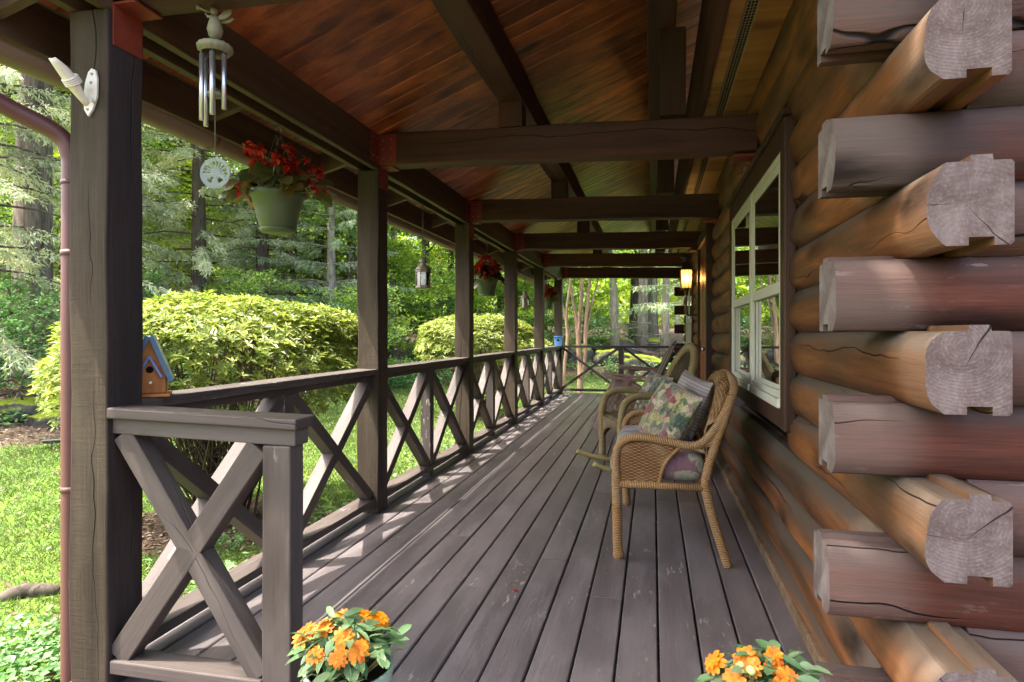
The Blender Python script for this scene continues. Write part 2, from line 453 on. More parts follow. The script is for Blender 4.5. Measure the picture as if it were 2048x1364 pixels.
def sawn_end():
    t = NT('weathered_log_side_end')
    oc = t.coords()
    n = t.noise(oc, 11.0, 5, 0.6); f = t.noise(oc, 90.0, 4, 0.7)
    col = t.mix(t.step(n, 0.35, 0.7), (0.085, 0.062, 0.055), (0.175, 0.150, 0.140))
    col = t.mix(t.val('MULTIPLY', f, 0.3), col, (0.25, 0.22, 0.2))
    return t.done(t.bsdf(col, 0.9, f, 0.4, 0.003, 0.15))
M['logsideend'] = sawn_end()

def ground_mat():
    t = NT('lawn_and_forest_floor')
    oc = t.coords()
    lit = t.n('ShaderNodeAttribute', attribute_name='litter').outputs['Fac']
    n1 = t.noise(oc, 0.5, 5, 0.6); n2 = t.noise(oc, 6.0, 5, 0.7); n3 = t.noise(oc, 38.0, 4, 0.7)
    grass = t.ramp(n2, [(0.25, (0.055, 0.115, 0.018)), (0.5, (0.105, 0.190, 0.030)), (0.75, (0.19, 0.27, 0.05))])
    grass = t.mix(t.val('MULTIPLY', t.step(n1, 0.52, 0.7), 0.35), grass, (0.20, 0.20, 0.06))
    soil = t.ramp(n3, [(0.25, (0.035, 0.024, 0.016)), (0.5, (0.115, 0.080, 0.055)), (0.72, (0.26, 0.20, 0.15))])
    soil = t.mix(t.val('MULTIPLY', t.step(n2, 0.5, 0.7), 0.35), soil, (0.07, 0.10, 0.02))
    k = t.val('ADD', lit, t.val('MULTIPLY', t.val('SUBTRACT', n2, 0.5), 1.1))
    k = t.step(k, 0.38, 0.62)
    col = t.mix(k, grass, soil)
    h = t.val('ADD', t.val('MULTIPLY', n3, 0.7), n2)
    return t.done(t.bsdf(col, 0.9, h, 0.8, 0.05, 0.1))
M['ground'] = ground_mat()
M['grass'] = leaf_mat('grass_blades', [(0.0, (0.055, 0.095, 0.024)), (0.5, (0.105, 0.155, 0.038)), (1.0, (0.20, 0.23, 0.075))], 0.35, 0.5)
M['litter'] = leaf_mat('dead_leaves', [(0.0, (0.055, 0.035, 0.02)), (0.5, (0.17, 0.11, 0.07)), (1.0, (0.36, 0.28, 0.20))], 0.1, 0.8)

def rock_mat():
    t = NT('mossy_rock')
    oc = t.coords()
    n = t.noise(oc, 4.0, 7, 0.65); n2 = t.noise(oc, 14.0, 5, 0.7)
    col = t.ramp(n, [(0.3, (0.020, 0.019, 0.016)), (0.7, (0.105, 0.10, 0.088))])
    nz = t.n('ShaderNodeSeparateXYZ', {0: t.n('ShaderNodeNewGeometry').outputs['Normal']}).outputs['Z']
    k = t.step(t.val('ADD', nz, t.val('MULTIPLY', n2, 0.8)), 0.75, 1.15)
    moss = t.mix(n2, (0.09, 0.13, 0.012), (0.27, 0.31, 0.03))
    col = t.mix(k, col, moss)
    return t.done(t.bsdf(col, 0.9, t.val('ADD', n, t.val('MULTIPLY', n2, 0.4)), 0.9, 0.05, 0.15))
M['rock'] = rock_mat()
M['azalea'] = leaf_mat('azalea_leaves', [(0.0, (0.07, 0.115, 0.025)), (0.35, (0.17, 0.225, 0.045)), (0.75, (0.34, 0.375, 0.095)), (1.0, (0.50, 0.50, 0.20))], 0.36, 0.36)
M['maple'] = leaf_mat('broad_leaves', [(0.0, (0.09, 0.17, 0.045)), (0.5, (0.22, 0.35, 0.08)), (1.0, (0.43, 0.54, 0.17))], 0.5, 0.4)
M['maple_y'] = leaf_mat('yellow_green_leaves', [(0.0, (0.16, 0.28, 0.04)), (0.5, (0.33, 0.46, 0.06)), (1.0, (0.55, 0.62, 0.14))], 0.55, 0.4)
M['spruce'] = leaf_mat('spruce_needles', [(0.0, (0.14, 0.19, 0.11)), (0.5, (0.36, 0.42, 0.28)), (0.85, (0.58, 0.61, 0.46)), (1.0, (0.72, 0.72, 0.60))], 0.38, 0.5)
M['pine'] = leaf_mat('pine_needles', [(0.0, (0.13, 0.19, 0.11)), (0.5, (0.27, 0.36, 0.21)), (1.0, (0.48, 0.54, 0.36))], 0.3, 0.5)
M['cover'] = leaf_mat('ground_cover_leaves', [(0.0, (0.06, 0.15, 0.045)), (0.5, (0.13, 0.27, 0.09)), (1.0, (0.27, 0.41, 0.18))], 0.35, 0.4)
M['bark'] = bark_mat('grey_bark', (0.045, 0.036, 0.028), (0.20, 0.165, 0.13))
M['bark_pale'] = bark_mat('pale_bark', (0.10, 0.085, 0.07), (0.34, 0.30, 0.25), moss=(0.16, 0.18, 0.10))
M['bark_dark'] = bark_mat('dark_bark', (0.040, 0.034, 0.027), (0.150, 0.122, 0.095))
M['bark_pink'] = bark_mat('smooth_pinkish_bark', (0.13, 0.085, 0.055), (0.34, 0.22, 0.15), moss=(0.16, 0.15, 0.08))
M['twig'] = plain('shrub_twig', (0.085, 0.062, 0.040), 0.8, 0, 0.15, 0.4, 14)

def wicker_mat(name, dark, light, weave=None, ring=70.0):
    """uv in metres (u round the rod 0..1 or metres across a panel)"""
    t = NT(name)
    uv = t.coords('UV'); sp = t.n('ShaderNodeSeparateXYZ', {0: uv})
    u, v = sp.outputs['X'], sp.outputs['Y']
    n = t.noise(t.coords(), 9.0, 4, 0.6); n2 = t.noise(t.coords(), 60.0, 3, 0.6)
    if weave:
        sx, sy = weave
        cu = t.val('MULTIPLY', u, sx); cv = t.val('MULTIPLY', v, sy)
        row = t.val('FLOOR', cv)
        ph = t.val('MULTIPLY', t.val('MODULO', row, 2.0), PI)
        wv = t.val('SINE', t.val('ADD', t.val('MULTIPLY', cu, PI), ph))
        strand = t.val('SINE', t.val('MULTIPLY', t.val('FRACT', cv), PI))
        h = t.val('MULTIPLY', t.val('ADD', t.val('MULTIPLY', wv, 0.5), 0.5), strand)
    else:
        a = t.val('ADD', t.val('MULTIPLY', v, ring), u)
        h = t.val('ABSOLUTE', t.val('SINE', t.val('MULTIPLY', a, PI)))
    k = t.val('ADD', t.val('MULTIPLY', h, 0.75), t.val('MULTIPLY', n2, 0.3), True)
    col = t.ramp(k, [(0.05, tuple(c * 0.30 for c in dark)), (0.4, dark), (0.85, light)])
    col = t.mix(t.val('MULTIPLY', t.step(n, 0.42, 0.68), 0.55), col, tuple(0.55 * a_ + 0.45 * g_ for a_, g_ in zip(light, (0.30, 0.27, 0.20))))
    return t.done(t.bsdf(col, 0.5, h, 0.9, 0.006, 0.4))
M['wicker_rod'] = wicker_mat('wrapped_wicker_rod', (0.17, 0.075, 0.024), (0.55, 0.32, 0.125), None, 115)
M['wicker_weave'] = wicker_mat('woven_wicker_panel', (0.19, 0.085, 0.025), (0.50, 0.27, 0.09), (50, 120))
M['wicker_olive'] = wicker_mat('aged_wicker_rod', (0.20, 0.135, 0.045), (0.47, 0.36, 0.15), None, 85)
M['wicker_oweave'] = wicker_mat('aged_woven_panel', (0.19, 0.13, 0.06), (0.40, 0.31, 0.17), (55, 150))
M['rocker_wood'] = plain('pale_bamboo', (0.44, 0.36, 0.14), 0.4, 0, 0.5, 0.2, 12)

def floral(name, ground, cols, scale=17.0, mask=0.5):
    t = NT(name)
    oc = t.coords()
    w = t.noise(oc, 11.0, 3, 0.5)
    dv = t.n('ShaderNodeVectorMath', {0: oc, 1: t.n('ShaderNodeVectorMath', {0: t.n('ShaderNodeTexNoise', {'Vector': oc, 'Scale': 14.0, 'Detail': 3.0}).outputs['Color'], 1: (0.045, 0.045, 0.045)}, operation='MULTIPLY').outputs[0]}, operation='ADD').outputs[0]
    vo = t.n('ShaderNodeTexVoronoi', {'Vector': dv, 'Scale': scale, 'Randomness': 1.0})
    pick = t.n('ShaderNodeSeparateXYZ', {0: vo.outputs['Color']}).outputs['X']
    stops = [(i / len(cols), c) for i, c in enumerate(cols)]
    col = t.ramp(pick, stops, 'CONSTANT')
    pet = t.noise(dv, scale * 2.6, 3, 0.6)
    col = t.mix(t.val('MULTIPLY', t.step(pet, 0.45, 0.7), 0.55), col, tuple(c * 0.35 for c in ground))
    big = t.noise(oc, 8.0, 3, 0.6)
    col = t.mix(t.step(big, mask, mask + 0.07), col, ground)
    lf = t.n('ShaderNodeTexVoronoi', {'Vector': t.mapping(dv, (1.0, 2.2, 1.3)), 'Scale': scale * 1.6}).outputs['Distance']
    col = t.mix(t.val('MULTIPLY', t.val('SUBTRACT', 1.0, t.step(lf, 0.25, 0.36)), t.step(big, mask, mask + 0.07)), col, cols[0])
    th = t.noise(oc, 180.0, 3, 0.7)
    return t.done(t.bsdf(col, 0.85, t.val('ADD', th, t.val('MULTIPLY', w, 1.5)), 0.35, 0.005, 0.15, **{'Sheen Weight': 0.2}))
M['floral'] = floral('floral_pillow_cloth', (0.060, 0.085, 0.062), [(0.12, 0.17, 0.08), (0.42, 0.34, 0.15), (0.30, 0.22, 0.17), (0.40, 0.35, 0.18), (0.18, 0.165, 0.13), (0.46, 0.39, 0.25), (0.20, 0.24, 0.11), (0.24, 0.075, 0.075), (0.34, 0.31, 0.12)], 26.0, 0.58)
M['floral_d'] = floral('floral_rocker_cloth', (0.075, 0.090, 0.070), [(0.16, 0.20, 0.13), (0.42, 0.33, 0.24), (0.32, 0.20, 0.15), (0.40, 0.38, 0.25), (0.12, 0.15, 0.11)], 26.0, 0.55)
M['cushion'] = floral('mauve_seat_cushion', (0.20, 0.145, 0.145), [(0.26, 0.28, 0.17), (0.28, 0.29, 0.19), (0.19, 0.10, 0.12), (0.30, 0.29, 0.21), (0.21, 0.12, 0.13)], 12.0, 0.62)

def striped():
    t = NT('grey_striped_cloth')
    sp = t.n('ShaderNodeSeparateXYZ', {0: t.coords()})
    w = t.val('SINE', t.val('MULTIPLY', sp.outputs['Z'], 330.0)); w2 = t.val('SINE', t.val('MULTIPLY', sp.outputs['Z'], 92.0))
    col = t.mix(t.step(w, -0.6, 0.6), (0.27, 0.235, 0.205), (0.37, 0.335, 0.30))
    col = t.mix(t.val('MULTIPLY', t.step(w2, 0.5, 0.95), 0.35), col, (0.17, 0.12, 0.105))
    return t.done(t.bsdf(col, 0.9, t.noise(t.coords(), 14, 4), 0.6, 0.02, 0.1))
M['stripe'] = striped()
M['cedar'] = wood('weathered_cedar_slat', (0.20, 0.115, 0.090), (0.42, 0.28, 0.225), grey=(0.42, 0.36, 0.32), greyamt=0.5, axis='x', cross=10, along=0.8, rough=0.55, bump=0.4, tone=0.15)
M['cedar_dark'] = wood('dark_cedar_slat', (0.030, 0.022, 0.018), (0.075, 0.055, 0.045), axis='x', cross=10, along=0.8, rough=0.55, bump=0.4, tone=0.15)
M['pot_green'] = plain('sage_green_plastic', (0.070, 0.098, 0.042), 0.42, 0, 0.45, 0.07, 5)
M['pot_mint'] = plain('pale_green_plastic', (0.27, 0.36, 0.27), 0.38, 0, 0.5, 0.06, 8)
M['pot_grey'] = plain('dark_grey_pot', (0.045, 0.045, 0.045), 0.55, 0, 0.4, 0.2, 8, 0.1)
M['peat'] = plain('potting_soil', (0.02, 0.014, 0.010), 0.95, 0, 0.05, 0.5, 60, 0.6)
M['begonia'] = leaf_mat('begonia_petals', [(0.0, (0.24, 0.010, 0.010)), (0.6, (0.45, 0.025, 0.014)), (1.0, (0.62, 0.10, 0.06))], 0.3, 0.4, 1.1)
M['begonia_leaf'] = leaf_mat('begonia_leaves', [(0.0, (0.035, 0.055, 0.018)), (0.5, (0.10, 0.095, 0.028)), (1.0, (0.20, 0.11, 0.04))], 0.3, 0.3)
M['stem'] = plain('green_stem', (0.17, 0.16, 0.05), 0.5, 0, 0.3, 0.3, 20)
M['zinnia'] = leaf_mat('orange_petals', [(0.0, (0.55, 0.11, 0.004)), (0.5, (0.68, 0.22, 0.005)), (1.0, (0.76, 0.33, 0.012))], 0.25, 0.5, 1.1)
M['zinnia_eye'] = plain('flower_eye', (0.45, 0.16, 0.015), 0.8, 0, 0.1, 0.5, 200)
M['zinnia_leaf'] = leaf_mat('zinnia_leaves', [(0.0, (0.055, 0.125, 0.045)), (0.5, (0.115, 0.205, 0.085)), (1.0, (0.20, 0.29, 0.145))], 0.25, 0.45)
M['bud'] = plain('pale_bud', (0.50, 0.52, 0.18), 0.7, 0, 0.2, 0.2, 80)
M['chime_metal'] = plain('brushed_aluminium', (0.56, 0.58, 0.60), 0.32, 0.9, 0.5, 0.08, 30)
M['verdigris'] = plain('pale_green_cast_metal', (0.22, 0.22, 0.14), 0.65, 0.1, 0.35, 0.35, 50, 0.3)
M['antique'] = plain('antique_cream_metal', (0.20, 0.18, 0.13), 0.5, 0.3, 0.4, 0.3, 30, 0.1)
M['chain'] = plain('dark_chain', (0.10, 0.09, 0.075), 0.45, 0.7, 0.5, 0.2, 30)
M['wire'] = plain('hanger_wire', (0.20, 0.21, 0.17), 0.4, 0.6, 0.5)
M['candle'] = plain('cream_candle', (0.75, 0.70, 0.55), 0.5, 0, 0.4, 0.05, 8)
M['brass'] = plain('aged_brass', (0.13, 0.085, 0.035), 0.42, 0.7, 0.5, 0.3, 25, 0.1)
M['black_metal'] = plain('verdigris_black_metal', (0.040, 0.045, 0.035), 0.5, 0.4, 0.5, 0.3, 25, 0.1)
M['chrome'] = plain('bright_knob', (0.62, 0.62, 0.60), 0.18, 0.95, 0.5, 0.05, 10)
M['house_wood'] = wood('orange_birdhouse_wood', (0.34, 0.105, 0.020), (0.58, 0.24, 0.055), axis='z', cross=14, along=2.0, rough=0.5, bump=0.25, tone=0.05)
M['house_blue'] = plain('blue_painted_edge', (0.075, 0.155, 0.22), 0.5, 0, 0.4, 0.25, 40)
M['house_porch'] = plain('periwinkle_painted_wood', (0.16, 0.20, 0.40), 0.45, 0, 0.4, 0.2, 40)
M['blue_box'] = plain('bright_blue_paint', (0.10, 0.27, 0.58), 0.5, 0, 0.4, 0.12, 20)

def tiles():
    t = NT('painted_mosaic_roof')
    oc = t.coords()
    vo = t.n('ShaderNodeTexVoronoi', {'Vector': oc, 'Scale': 62.0})
    pick = t.n('ShaderNodeSeparateXYZ', {0: vo.outputs['Color']}).outputs['X']
    c = t.ramp(pick, [(0, (0.42, 0.56, 0.66)), (0.35, (0.52, 0.62, 0.66)), (0.55, (0.10, 0.20, 0.40)), (0.68, (0.50, 0.55, 0.50)), (0.84, (0.10, 0.28, 0.38)), (0.93, (0.50, 0.30, 0.26))], 'CONSTANT')
    c = t.mix(t.step(vo.outputs['Distance'], 0.32, 0.42), c, (0.46, 0.58, 0.66))
    return t.done(t.bsdf(c, 0.35, spec=0.5))
M['tiles'] = tiles()

def glow(name, col, strength):
    t = NT(name)
    return t.done(t.n('ShaderNodeEmission', {'Color': (*col, 1), 'Strength': strength}).outputs[0])
M['bulb'] = glow('lit_bulb', (1.0, 0.62, 0.28), 38.0)
def amber():
    t = NT('amber_lamp_glass')
    tr = t.n('ShaderNodeBsdfTranslucent', {'Color': (0.95, 0.60, 0.26, 1)}).outputs[0]
    gl = t.n('ShaderNodeBsdfTransparent', {'Color': (1.0, 0.72, 0.40, 1)}).outputs[0]
    return t.done(t.n('ShaderNodeMixShader', {0: 0.55, 1: tr, 2: gl}).outputs[0])
M['amber'] = amber()
M['clear'] = glass_pane()
M['tar'] = plain('roof_shingle', (0.05, 0.045, 0.04), 0.9, 0, 0.1)
M['interior'] = plain('interior_wall', (0.18, 0.15, 0.11), 0.9, 0, 0.1)
# ------------------------------------------------------------------ porch
PX0, PX1 = -1.90, -1.75            # post row
PY = [1.71, 3.79, 5.87, 7.95, 10.06, 12.20]
PW = 0.15
YEND = 12.45
def ceil_z(x): return 2.475 + 0.40 * (x + 1.75)

# deck boards, one sheet of separate boards
b = MB()
def deck_board(x0, x1, y0, y1, z):
    c = 0.004; r = random.random()
    poly = [(x0, z - 0.03), (x1, z - 0.03), (x1, z - c), (x1 - c, z), (x0 + c, z), (x0, z - c)]
    b.prism(poly, 'y', y0, y1, r)
x = 0.0275
xs = []
k = -13
while True:
    a = 0.0245 + 0.150 * k; c = a + 0.141; k += 1
    if a > 0.60: break
    ys = [1.30]
    y = 1.30 + random.uniform(1.2, 4.6)
    while y < YEND - 0.8:
        ys.append(y); y += random.uniform(3.2, 5.9)
    ys.append(YEND)
    for y0, y1 in zip(ys[:-1], ys[1:]):
        deck_board(max(a, -1.955), min(c, 0.60), y0 + 0.0015, y1 - 0.0015, random.uniform(-0.0015, 0.0015))
deck = tag(b.build('porch_deck', M['deck']), kind='structure')
b = MB()
b.box(-1.95, -1.91, 1.32, YEND - 0.02, -0.24, -0.034); b.box(-1.90, 0.6, 1.32, 1.36, -0.24, -0.034); b.box(-1.90, 0.6, YEND - 0.06, YEND - 0.02, -0.24, -0.034)
for yy in np.arange(1.7, YEND - 0.2, 0.6): b.box(-1.90, 0.6, yy, yy + 0.04, -0.22, -0.034)
b.build('rim_joist', M['rail'], deck)

# posts
where = ['nearest thick porch post with the white flag bracket screwed to it', 'second rough porch post, standing before the nearest hanging lantern',
         'third porch post, between the nearest lantern and the full red basket', 'fourth porch post, just beyond the full red hanging basket',
         'fifth porch post, just beyond the farther hanging lantern', 'farthest porch post at the corner, beside the small blue box']
posts = []
for i, y in enumerate(PY):
    t = thing('porch_post', where[i], 'post', ((PX0 + PX1) / 2, y + PW / 2, 0), 0, 'square timber posts along the porch edge')
    bar('shaft', ((PX0 + PX1) / 2, y + PW / 2, -0.30 if i == 0 else 0), ((PX0 + PX1) / 2, y + PW / 2, 2.25), PW, PW, M['post'], t, (0, -1, 0), 0.006, 0.006, 16)
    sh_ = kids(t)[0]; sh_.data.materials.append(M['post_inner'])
    for q_ in range(16): sh_.data.polygons[q_ * 4 + 3].material_index = 1; sh_.data.polygons[q_ * 4].material_index = 1  # inner and rear faces take the darker timber tone
    posts.append(t)

# porch roof: one thing with plates, beams, purlins, ceiling, gutter
roof = thing('porch_roof', 'sloped porch roof with pine ceiling boards, dark beams and brown gutter', 'roof', (0, 7, 2.5))
RY0, RY1 = 1.42, YEND + 0.12
b = MB()
y = RY0
sl = 0.40
while y < RY1 - 0.02:
    y1 = min(y + 0.138, RY1)
    r = random.random()
    # v-groove between boards: two small chamfers
    prof = [(y + 0.0, 0.012), (y + 0.007, 0.0), (y1 - 0.007, 0.0), (y1, 0.012), (y1, 0.03), (y, 0.03)]
    vs = []
    for X in (-2.095, 0.62):
        for (yy, h) in prof: vs.append((X, yy, ceil_z(X) + h))
    n = len(prof)
    fs = [(i, (i + 1) % n, n + (i + 1) % n, n + i) for i in range(n)]
    b.add(vs, fs, r)
    y = y1
b.build('ceiling', M['ceiling'], roof)
b = MB()
b.prism([(-2.19, ceil_z(-2.19) + 0.034), (3.6, ceil_z(3.6) + 0.034), (3.6, ceil_z(3.6) + 0.10), (-2.19, ceil_z(-2.19) + 0.10)], 'y', RY0 - 0.1, RY1 + 0.15)
b.build('shingles', M['tar'], roof)
# doubled plate over the posts
for xa in (-1.790, -1.905):
    bar('plate', (xa + 0.02, RY0 + 0.12, 2.3625), (xa + 0.02, RY1 - 0.05, 2.3625), 0.04, 0.225, M['plate'], roof, (0, 0, 1), 0.004, 0.003, 30)
bar('plate', (-1.8475, RY0 + 0.13, 2.40), (-1.8475, RY1 - 0.06, 2.40), 0.068, 0.14, M['plate'], roof, (0, 0, 1), 0.003)
# fascia, lookouts
bar('fascia', (-2.110, RY0, 2.245), (-2.110, RY1, 2.245), 0.028, 0.17, M['plate'], roof, (0, 0, 1), 0.003)
for yy in (1.60, 2.62, 3.66, 4.70, 5.74, 6.78, 7.82, 8.86, 9.9, 10.94, 11.98):
    m_ = MB()
    m_.prism([(-2.094, ceil_z(-2.094) - 0.13), (-1.907, ceil_z(-1.907) - 0.15), (-1.907, ceil_z(-1.907) - 0.003), (-2.094, ceil_z(-2.094) - 0.003)], 'y', yy, yy + 0.038)
    m_.build('lookout', M['plate'], roof, 0.003)
# cross beams, stub posts, purlins, brackets
for i, y in enumerate(PY):
    yc = y + 0.08
    bar('cross_beam', (-1.748, yc, 2.385), (0.585, yc - 0.02, 2.330), 0.14, 0.205, M['beam'], roof, (0, 0, 1), 0.007, 0.006, 10)
    for xs_, top in ((-0.87, 2.632), (0.115, 2.985)):
        bar('stub_post', (xs_, yc, 2.47), (xs_, yc, top), 0.15, 0.13, M['beam'], roof, (0, -1, 0), 0.006, 0.003, 3)
    br = MB()
    br.box(-1.748, -1.625, yc - 0.077, yc - 0.0715, 2.285, 2.475)
    br.box(-1.750, -1.744, yc - 0.20, yc - 0.0715, 2.285, 2.475)
    br.box(-1.7495, -1.743, yc - 0.06, yc + 0.06, 2.135, 2.268)
    br.box(-1.748, -1.66, yc - 0.060, yc + 0.060, 2.268, 2.276)
    br.box(0.45, 0.585, yc - 0.075, yc + 0.05, 2.195, 2.212)
    bk = br.build('bracket', M['bracket'], roof, 0.001)
    hb = MB()
    for px in (-1.715, -1.66):
        for pz in (2.32, 2.38, 2.44): hb.tube([(px, yc - 0.077, pz), (px, yc - 0.081, pz)], 0.0055, 8)
    for py_ in (-0.17, -0.11):
        for pz in (2.32, 2.44): hb.tube([(-1.744, yc + py_, pz), (-1.739, yc + py_, pz)], 0.0055, 8)
    hb.build('bolt', M['bolt'], bk)
bar('purlin', (-0.87, RY0 + 0.1, 2.732), (-0.87, RY1 - 0.1, 2.732), 0.165, 0.20, M['beam'], roof, (0, 0, 1), 0.007, 0.006, 30)
bar('purlin', (0.05, RY0 + 0.1, 3.085), (0.05, RY1 - 0.1, 3.085), 0.165, 0.20, M['beam'], roof, (0, 0, 1), 0.007, 0.006, 30)

# half-round gutter with joint rings
def halfpipe(mb, x, z, r, y0, y1, th=0.004, seg=14):
    pts = []
    for k in range(seg + 1):
        a = PI + PI * k / seg
        pts.append((x + r * math.cos(a), z + r * math.sin(a)))
    inner = [(x + (r - th) * math.cos(PI + PI * k / seg), z + (r - th) * math.sin(PI + PI * k / seg)) for k in range(seg, -1, -1)]
    mb.prism(pts + inner, 'y', y0, y1, 0.5, True)
g = MB(); halfpipe(g, -2.187, 2.168, 0.060, RY0 - 0.05, RY1 + 0.05)
for k in range(24): pass
gut = g.build('gutter', M['gutter'], roof)
g = MB()
for yy in (2.72, 4.75, 5.65, 7.8, 9.9, 12.0): halfpipe(g, -2.187, 2.168, 0.0655, yy, yy + 0.028)
g.build('joint_ring', M['gutter'], gut)
sp = MB()
sp.tube(bez([(-2.187, 1.36, 2.10), (-2.175, 1.42, 2.04), (-2.15, 1.52, 1.985), (-2.10, 1.67, 1.93), (-2.030, 1.778, 1.875), (-2.004, 1.805, 1.81), (-2.002, 1.81, 1.70), (-2.004, 1.81, 1.2), (-2.004, 1.81, 0.5), (-2.006, 1.81, -0.42)], 8), 0.031, 16)
for zz in (1.45, 0.62, -0.2): sp.tube([(-2.003, 1.81, zz), (-2.003, 1.81, zz + 0.02)], 0.0335, 16)
sp.tube([(-2.003, 1.81, 1.70), (-2.003, 1.81, 1.715)], 0.033, 16)
dsp = tag(sp.build('downspout', M['spout']), 'reddish brown round downspout running down behind the nearest post', 'downspout')

# soffit of the house eave, with vent strip
bar('soffit_board', (0.343, RY0, 2.556), (0.343, RY1, 2.556), 0.066, 0.018, M['soffit'], roof, (0, 0, 1), 0.002)
bar('soffit_board', (0.498, RY0, 2.556), (0.498, RY1, 2.556), 0.132, 0.018, M['soffit'], roof, (0, 0, 1), 0.002)
bar('soffit_vent', (0.404, RY0, 2.560), (0.404, RY1, 2.560), 0.056, 0.012, M['vent'], roof, (0, 0, 1), 0.0)
v = MB()
yy = RY0 + 0.05
while yy < RY1:
    for q in (0.388, 0.402, 0.416): v.box(q, q + 0.009, yy, yy + 0.016, 2.5525, 2.5536)
    yy += 0.026
v.build('slot', M['hole'], roof)
bar('eave_fascia', (0.300, RY0, 2.87), (0.300, RY1, 2.87), 0.02, 0.66, M['beam'], roof, (0, 0, 1), 0.002)

# railings ---------------------------------------------------------------
XR = -1.828
def brace_pair(parent, p00, p01, p10, p11, face_up):
    """crossing diagonals p00->p11 and p01->p10"""
    bar('brace', p00, p11, 0.078, 0.066, M['rail'], parent, face_up, 0.004, 0.002, 6)
    bar('brace', p01, p10, 0.074, 0.066, M['rail'], parent, face_up, 0.004, 0.002, 6)
names = ['brown porch railing in the nearest bay, beside the orange birdhouse', 'brown porch railing in the second bay from the near corner',
         'brown porch railing in the middle bay, under the full red basket', 'brown porch railing in the fourth bay from the near corner',
         'brown porch railing in the farthest side bay, ending at the blue box']
for i in range(5):
    y0 = PY[i] + PW; y1 = PY[i + 1]; ym = (y0 + y1) / 2
    t = thing('porch_railing', names[i], 'railing', (XR, ym, 0), 0, 'side railings between the porch posts')
    bar('top_rail', (XR, y0, 0.928), (XR, y1, 0.928), 0.150, 0.036, M['rail'], t, (0, 0, 1), 0.005, 0.002, 8)
    bar('sub_rail', (XR, y0, 0.890), (XR, y1, 0.890), 0.075, 0.038, M['rail'], t, (0, 0, 1), 0.004)
    bar('bottom_rail', (XR, y0, 0.078), (XR, y1, 0.078), 0.115, 0.042, M['rail'], t, (0, 0, 1), 0.005, 0.002, 8)
    bar('baluster', (XR, ym, 0.001), (XR, ym, 0.871), 0.085, 0.085, M['rail'], t, (1, 0, 0), 0.004, 0.002, 4)
    for a, c in ((y0, ym - 0.043), (ym + 0.043, y1)):
        brace_pair(t, (XR, a + 0.01, 0.115), (XR, a + 0.01, 0.855), (XR, c - 0.01, 0.115), (XR, c - 0.01, 0.855), (0, 0, 1))
# return railing at the near end
t = thing('porch_railing', 'short chipped railing return at the near end, behind the marigold pot', 'railing', (-1.4, 1.76, 0))
t['label'] = 'short chipped end railing standing beside the nearest post, behind an orange flower pot'
YR = 1.765
bar('top_rail', (-1.749, 1.765, 0.915), (-1.058, 1.765, 0.898), 0.118, 0.034, M['rail'], t, (0, 0, 1), 0.005, 0.002, 4)
bar('sub_rail', (-1.749, 1.768, 0.871), (-1.074, 1.768, 0.854), 0.078, 0.052, M['rail'], t, (0, 0, 1), 0.004)
bar('newel', (-1.137, 1.762, 0.001), (-1.137, 1.762, 0.828), 0.098, 0.076, M['rail'], t, (0, -1, 0), 0.005, 0.002, 6)
bar('bottom_rail', (-1.749, YR, 0.075), (-1.187, YR, 0.075), 0.095, 0.045, M['rail'], t, (0, 0, 1), 0.005)
brace_pair(t, (-1.735, YR, 0.10), (-1.715, YR, 0.845), (-1.20, YR, 0.10), (-1.21, YR, 0.82), (0, -1, 0))
# far end railing
t = thing('porch_railing', 'thin crossed railing closing the far end of the porch', 'railing', (-0.6, 12.27, 0))
bar('top_rail', (-1.748, 12.275, 0.928), (0.56, 12.275, 0.928), 0.12, 0.045, M['rail'], t, (0, 0, 1), 0.005)
bar('bottom_rail', (-1.748, 12.275, 0.078), (0.56, 12.275, 0.078), 0.10, 0.045, M['rail'], t, (0, 0, 1), 0.005)
bar('baluster', (-0.60, 12.275, 0.001), (-0.60, 12.275, 0.905), 0.10, 0.09, M['rail'], t, (0, -1, 0), 0.004)
for a, c in ((-1.74, -0.655), (-0.545, 0.56)):
    bar('brace', (a, 12.275, 0.11), (c, 12.275, 0.90), 0.05, 0.045, M['rail'], t, (0, -1, 0), 0.004)
    bar('brace', (a, 12.275, 0.90), (c, 12.275, 0.11), 0.046, 0.045, M['rail'], t, (0, -1, 0), 0.004)

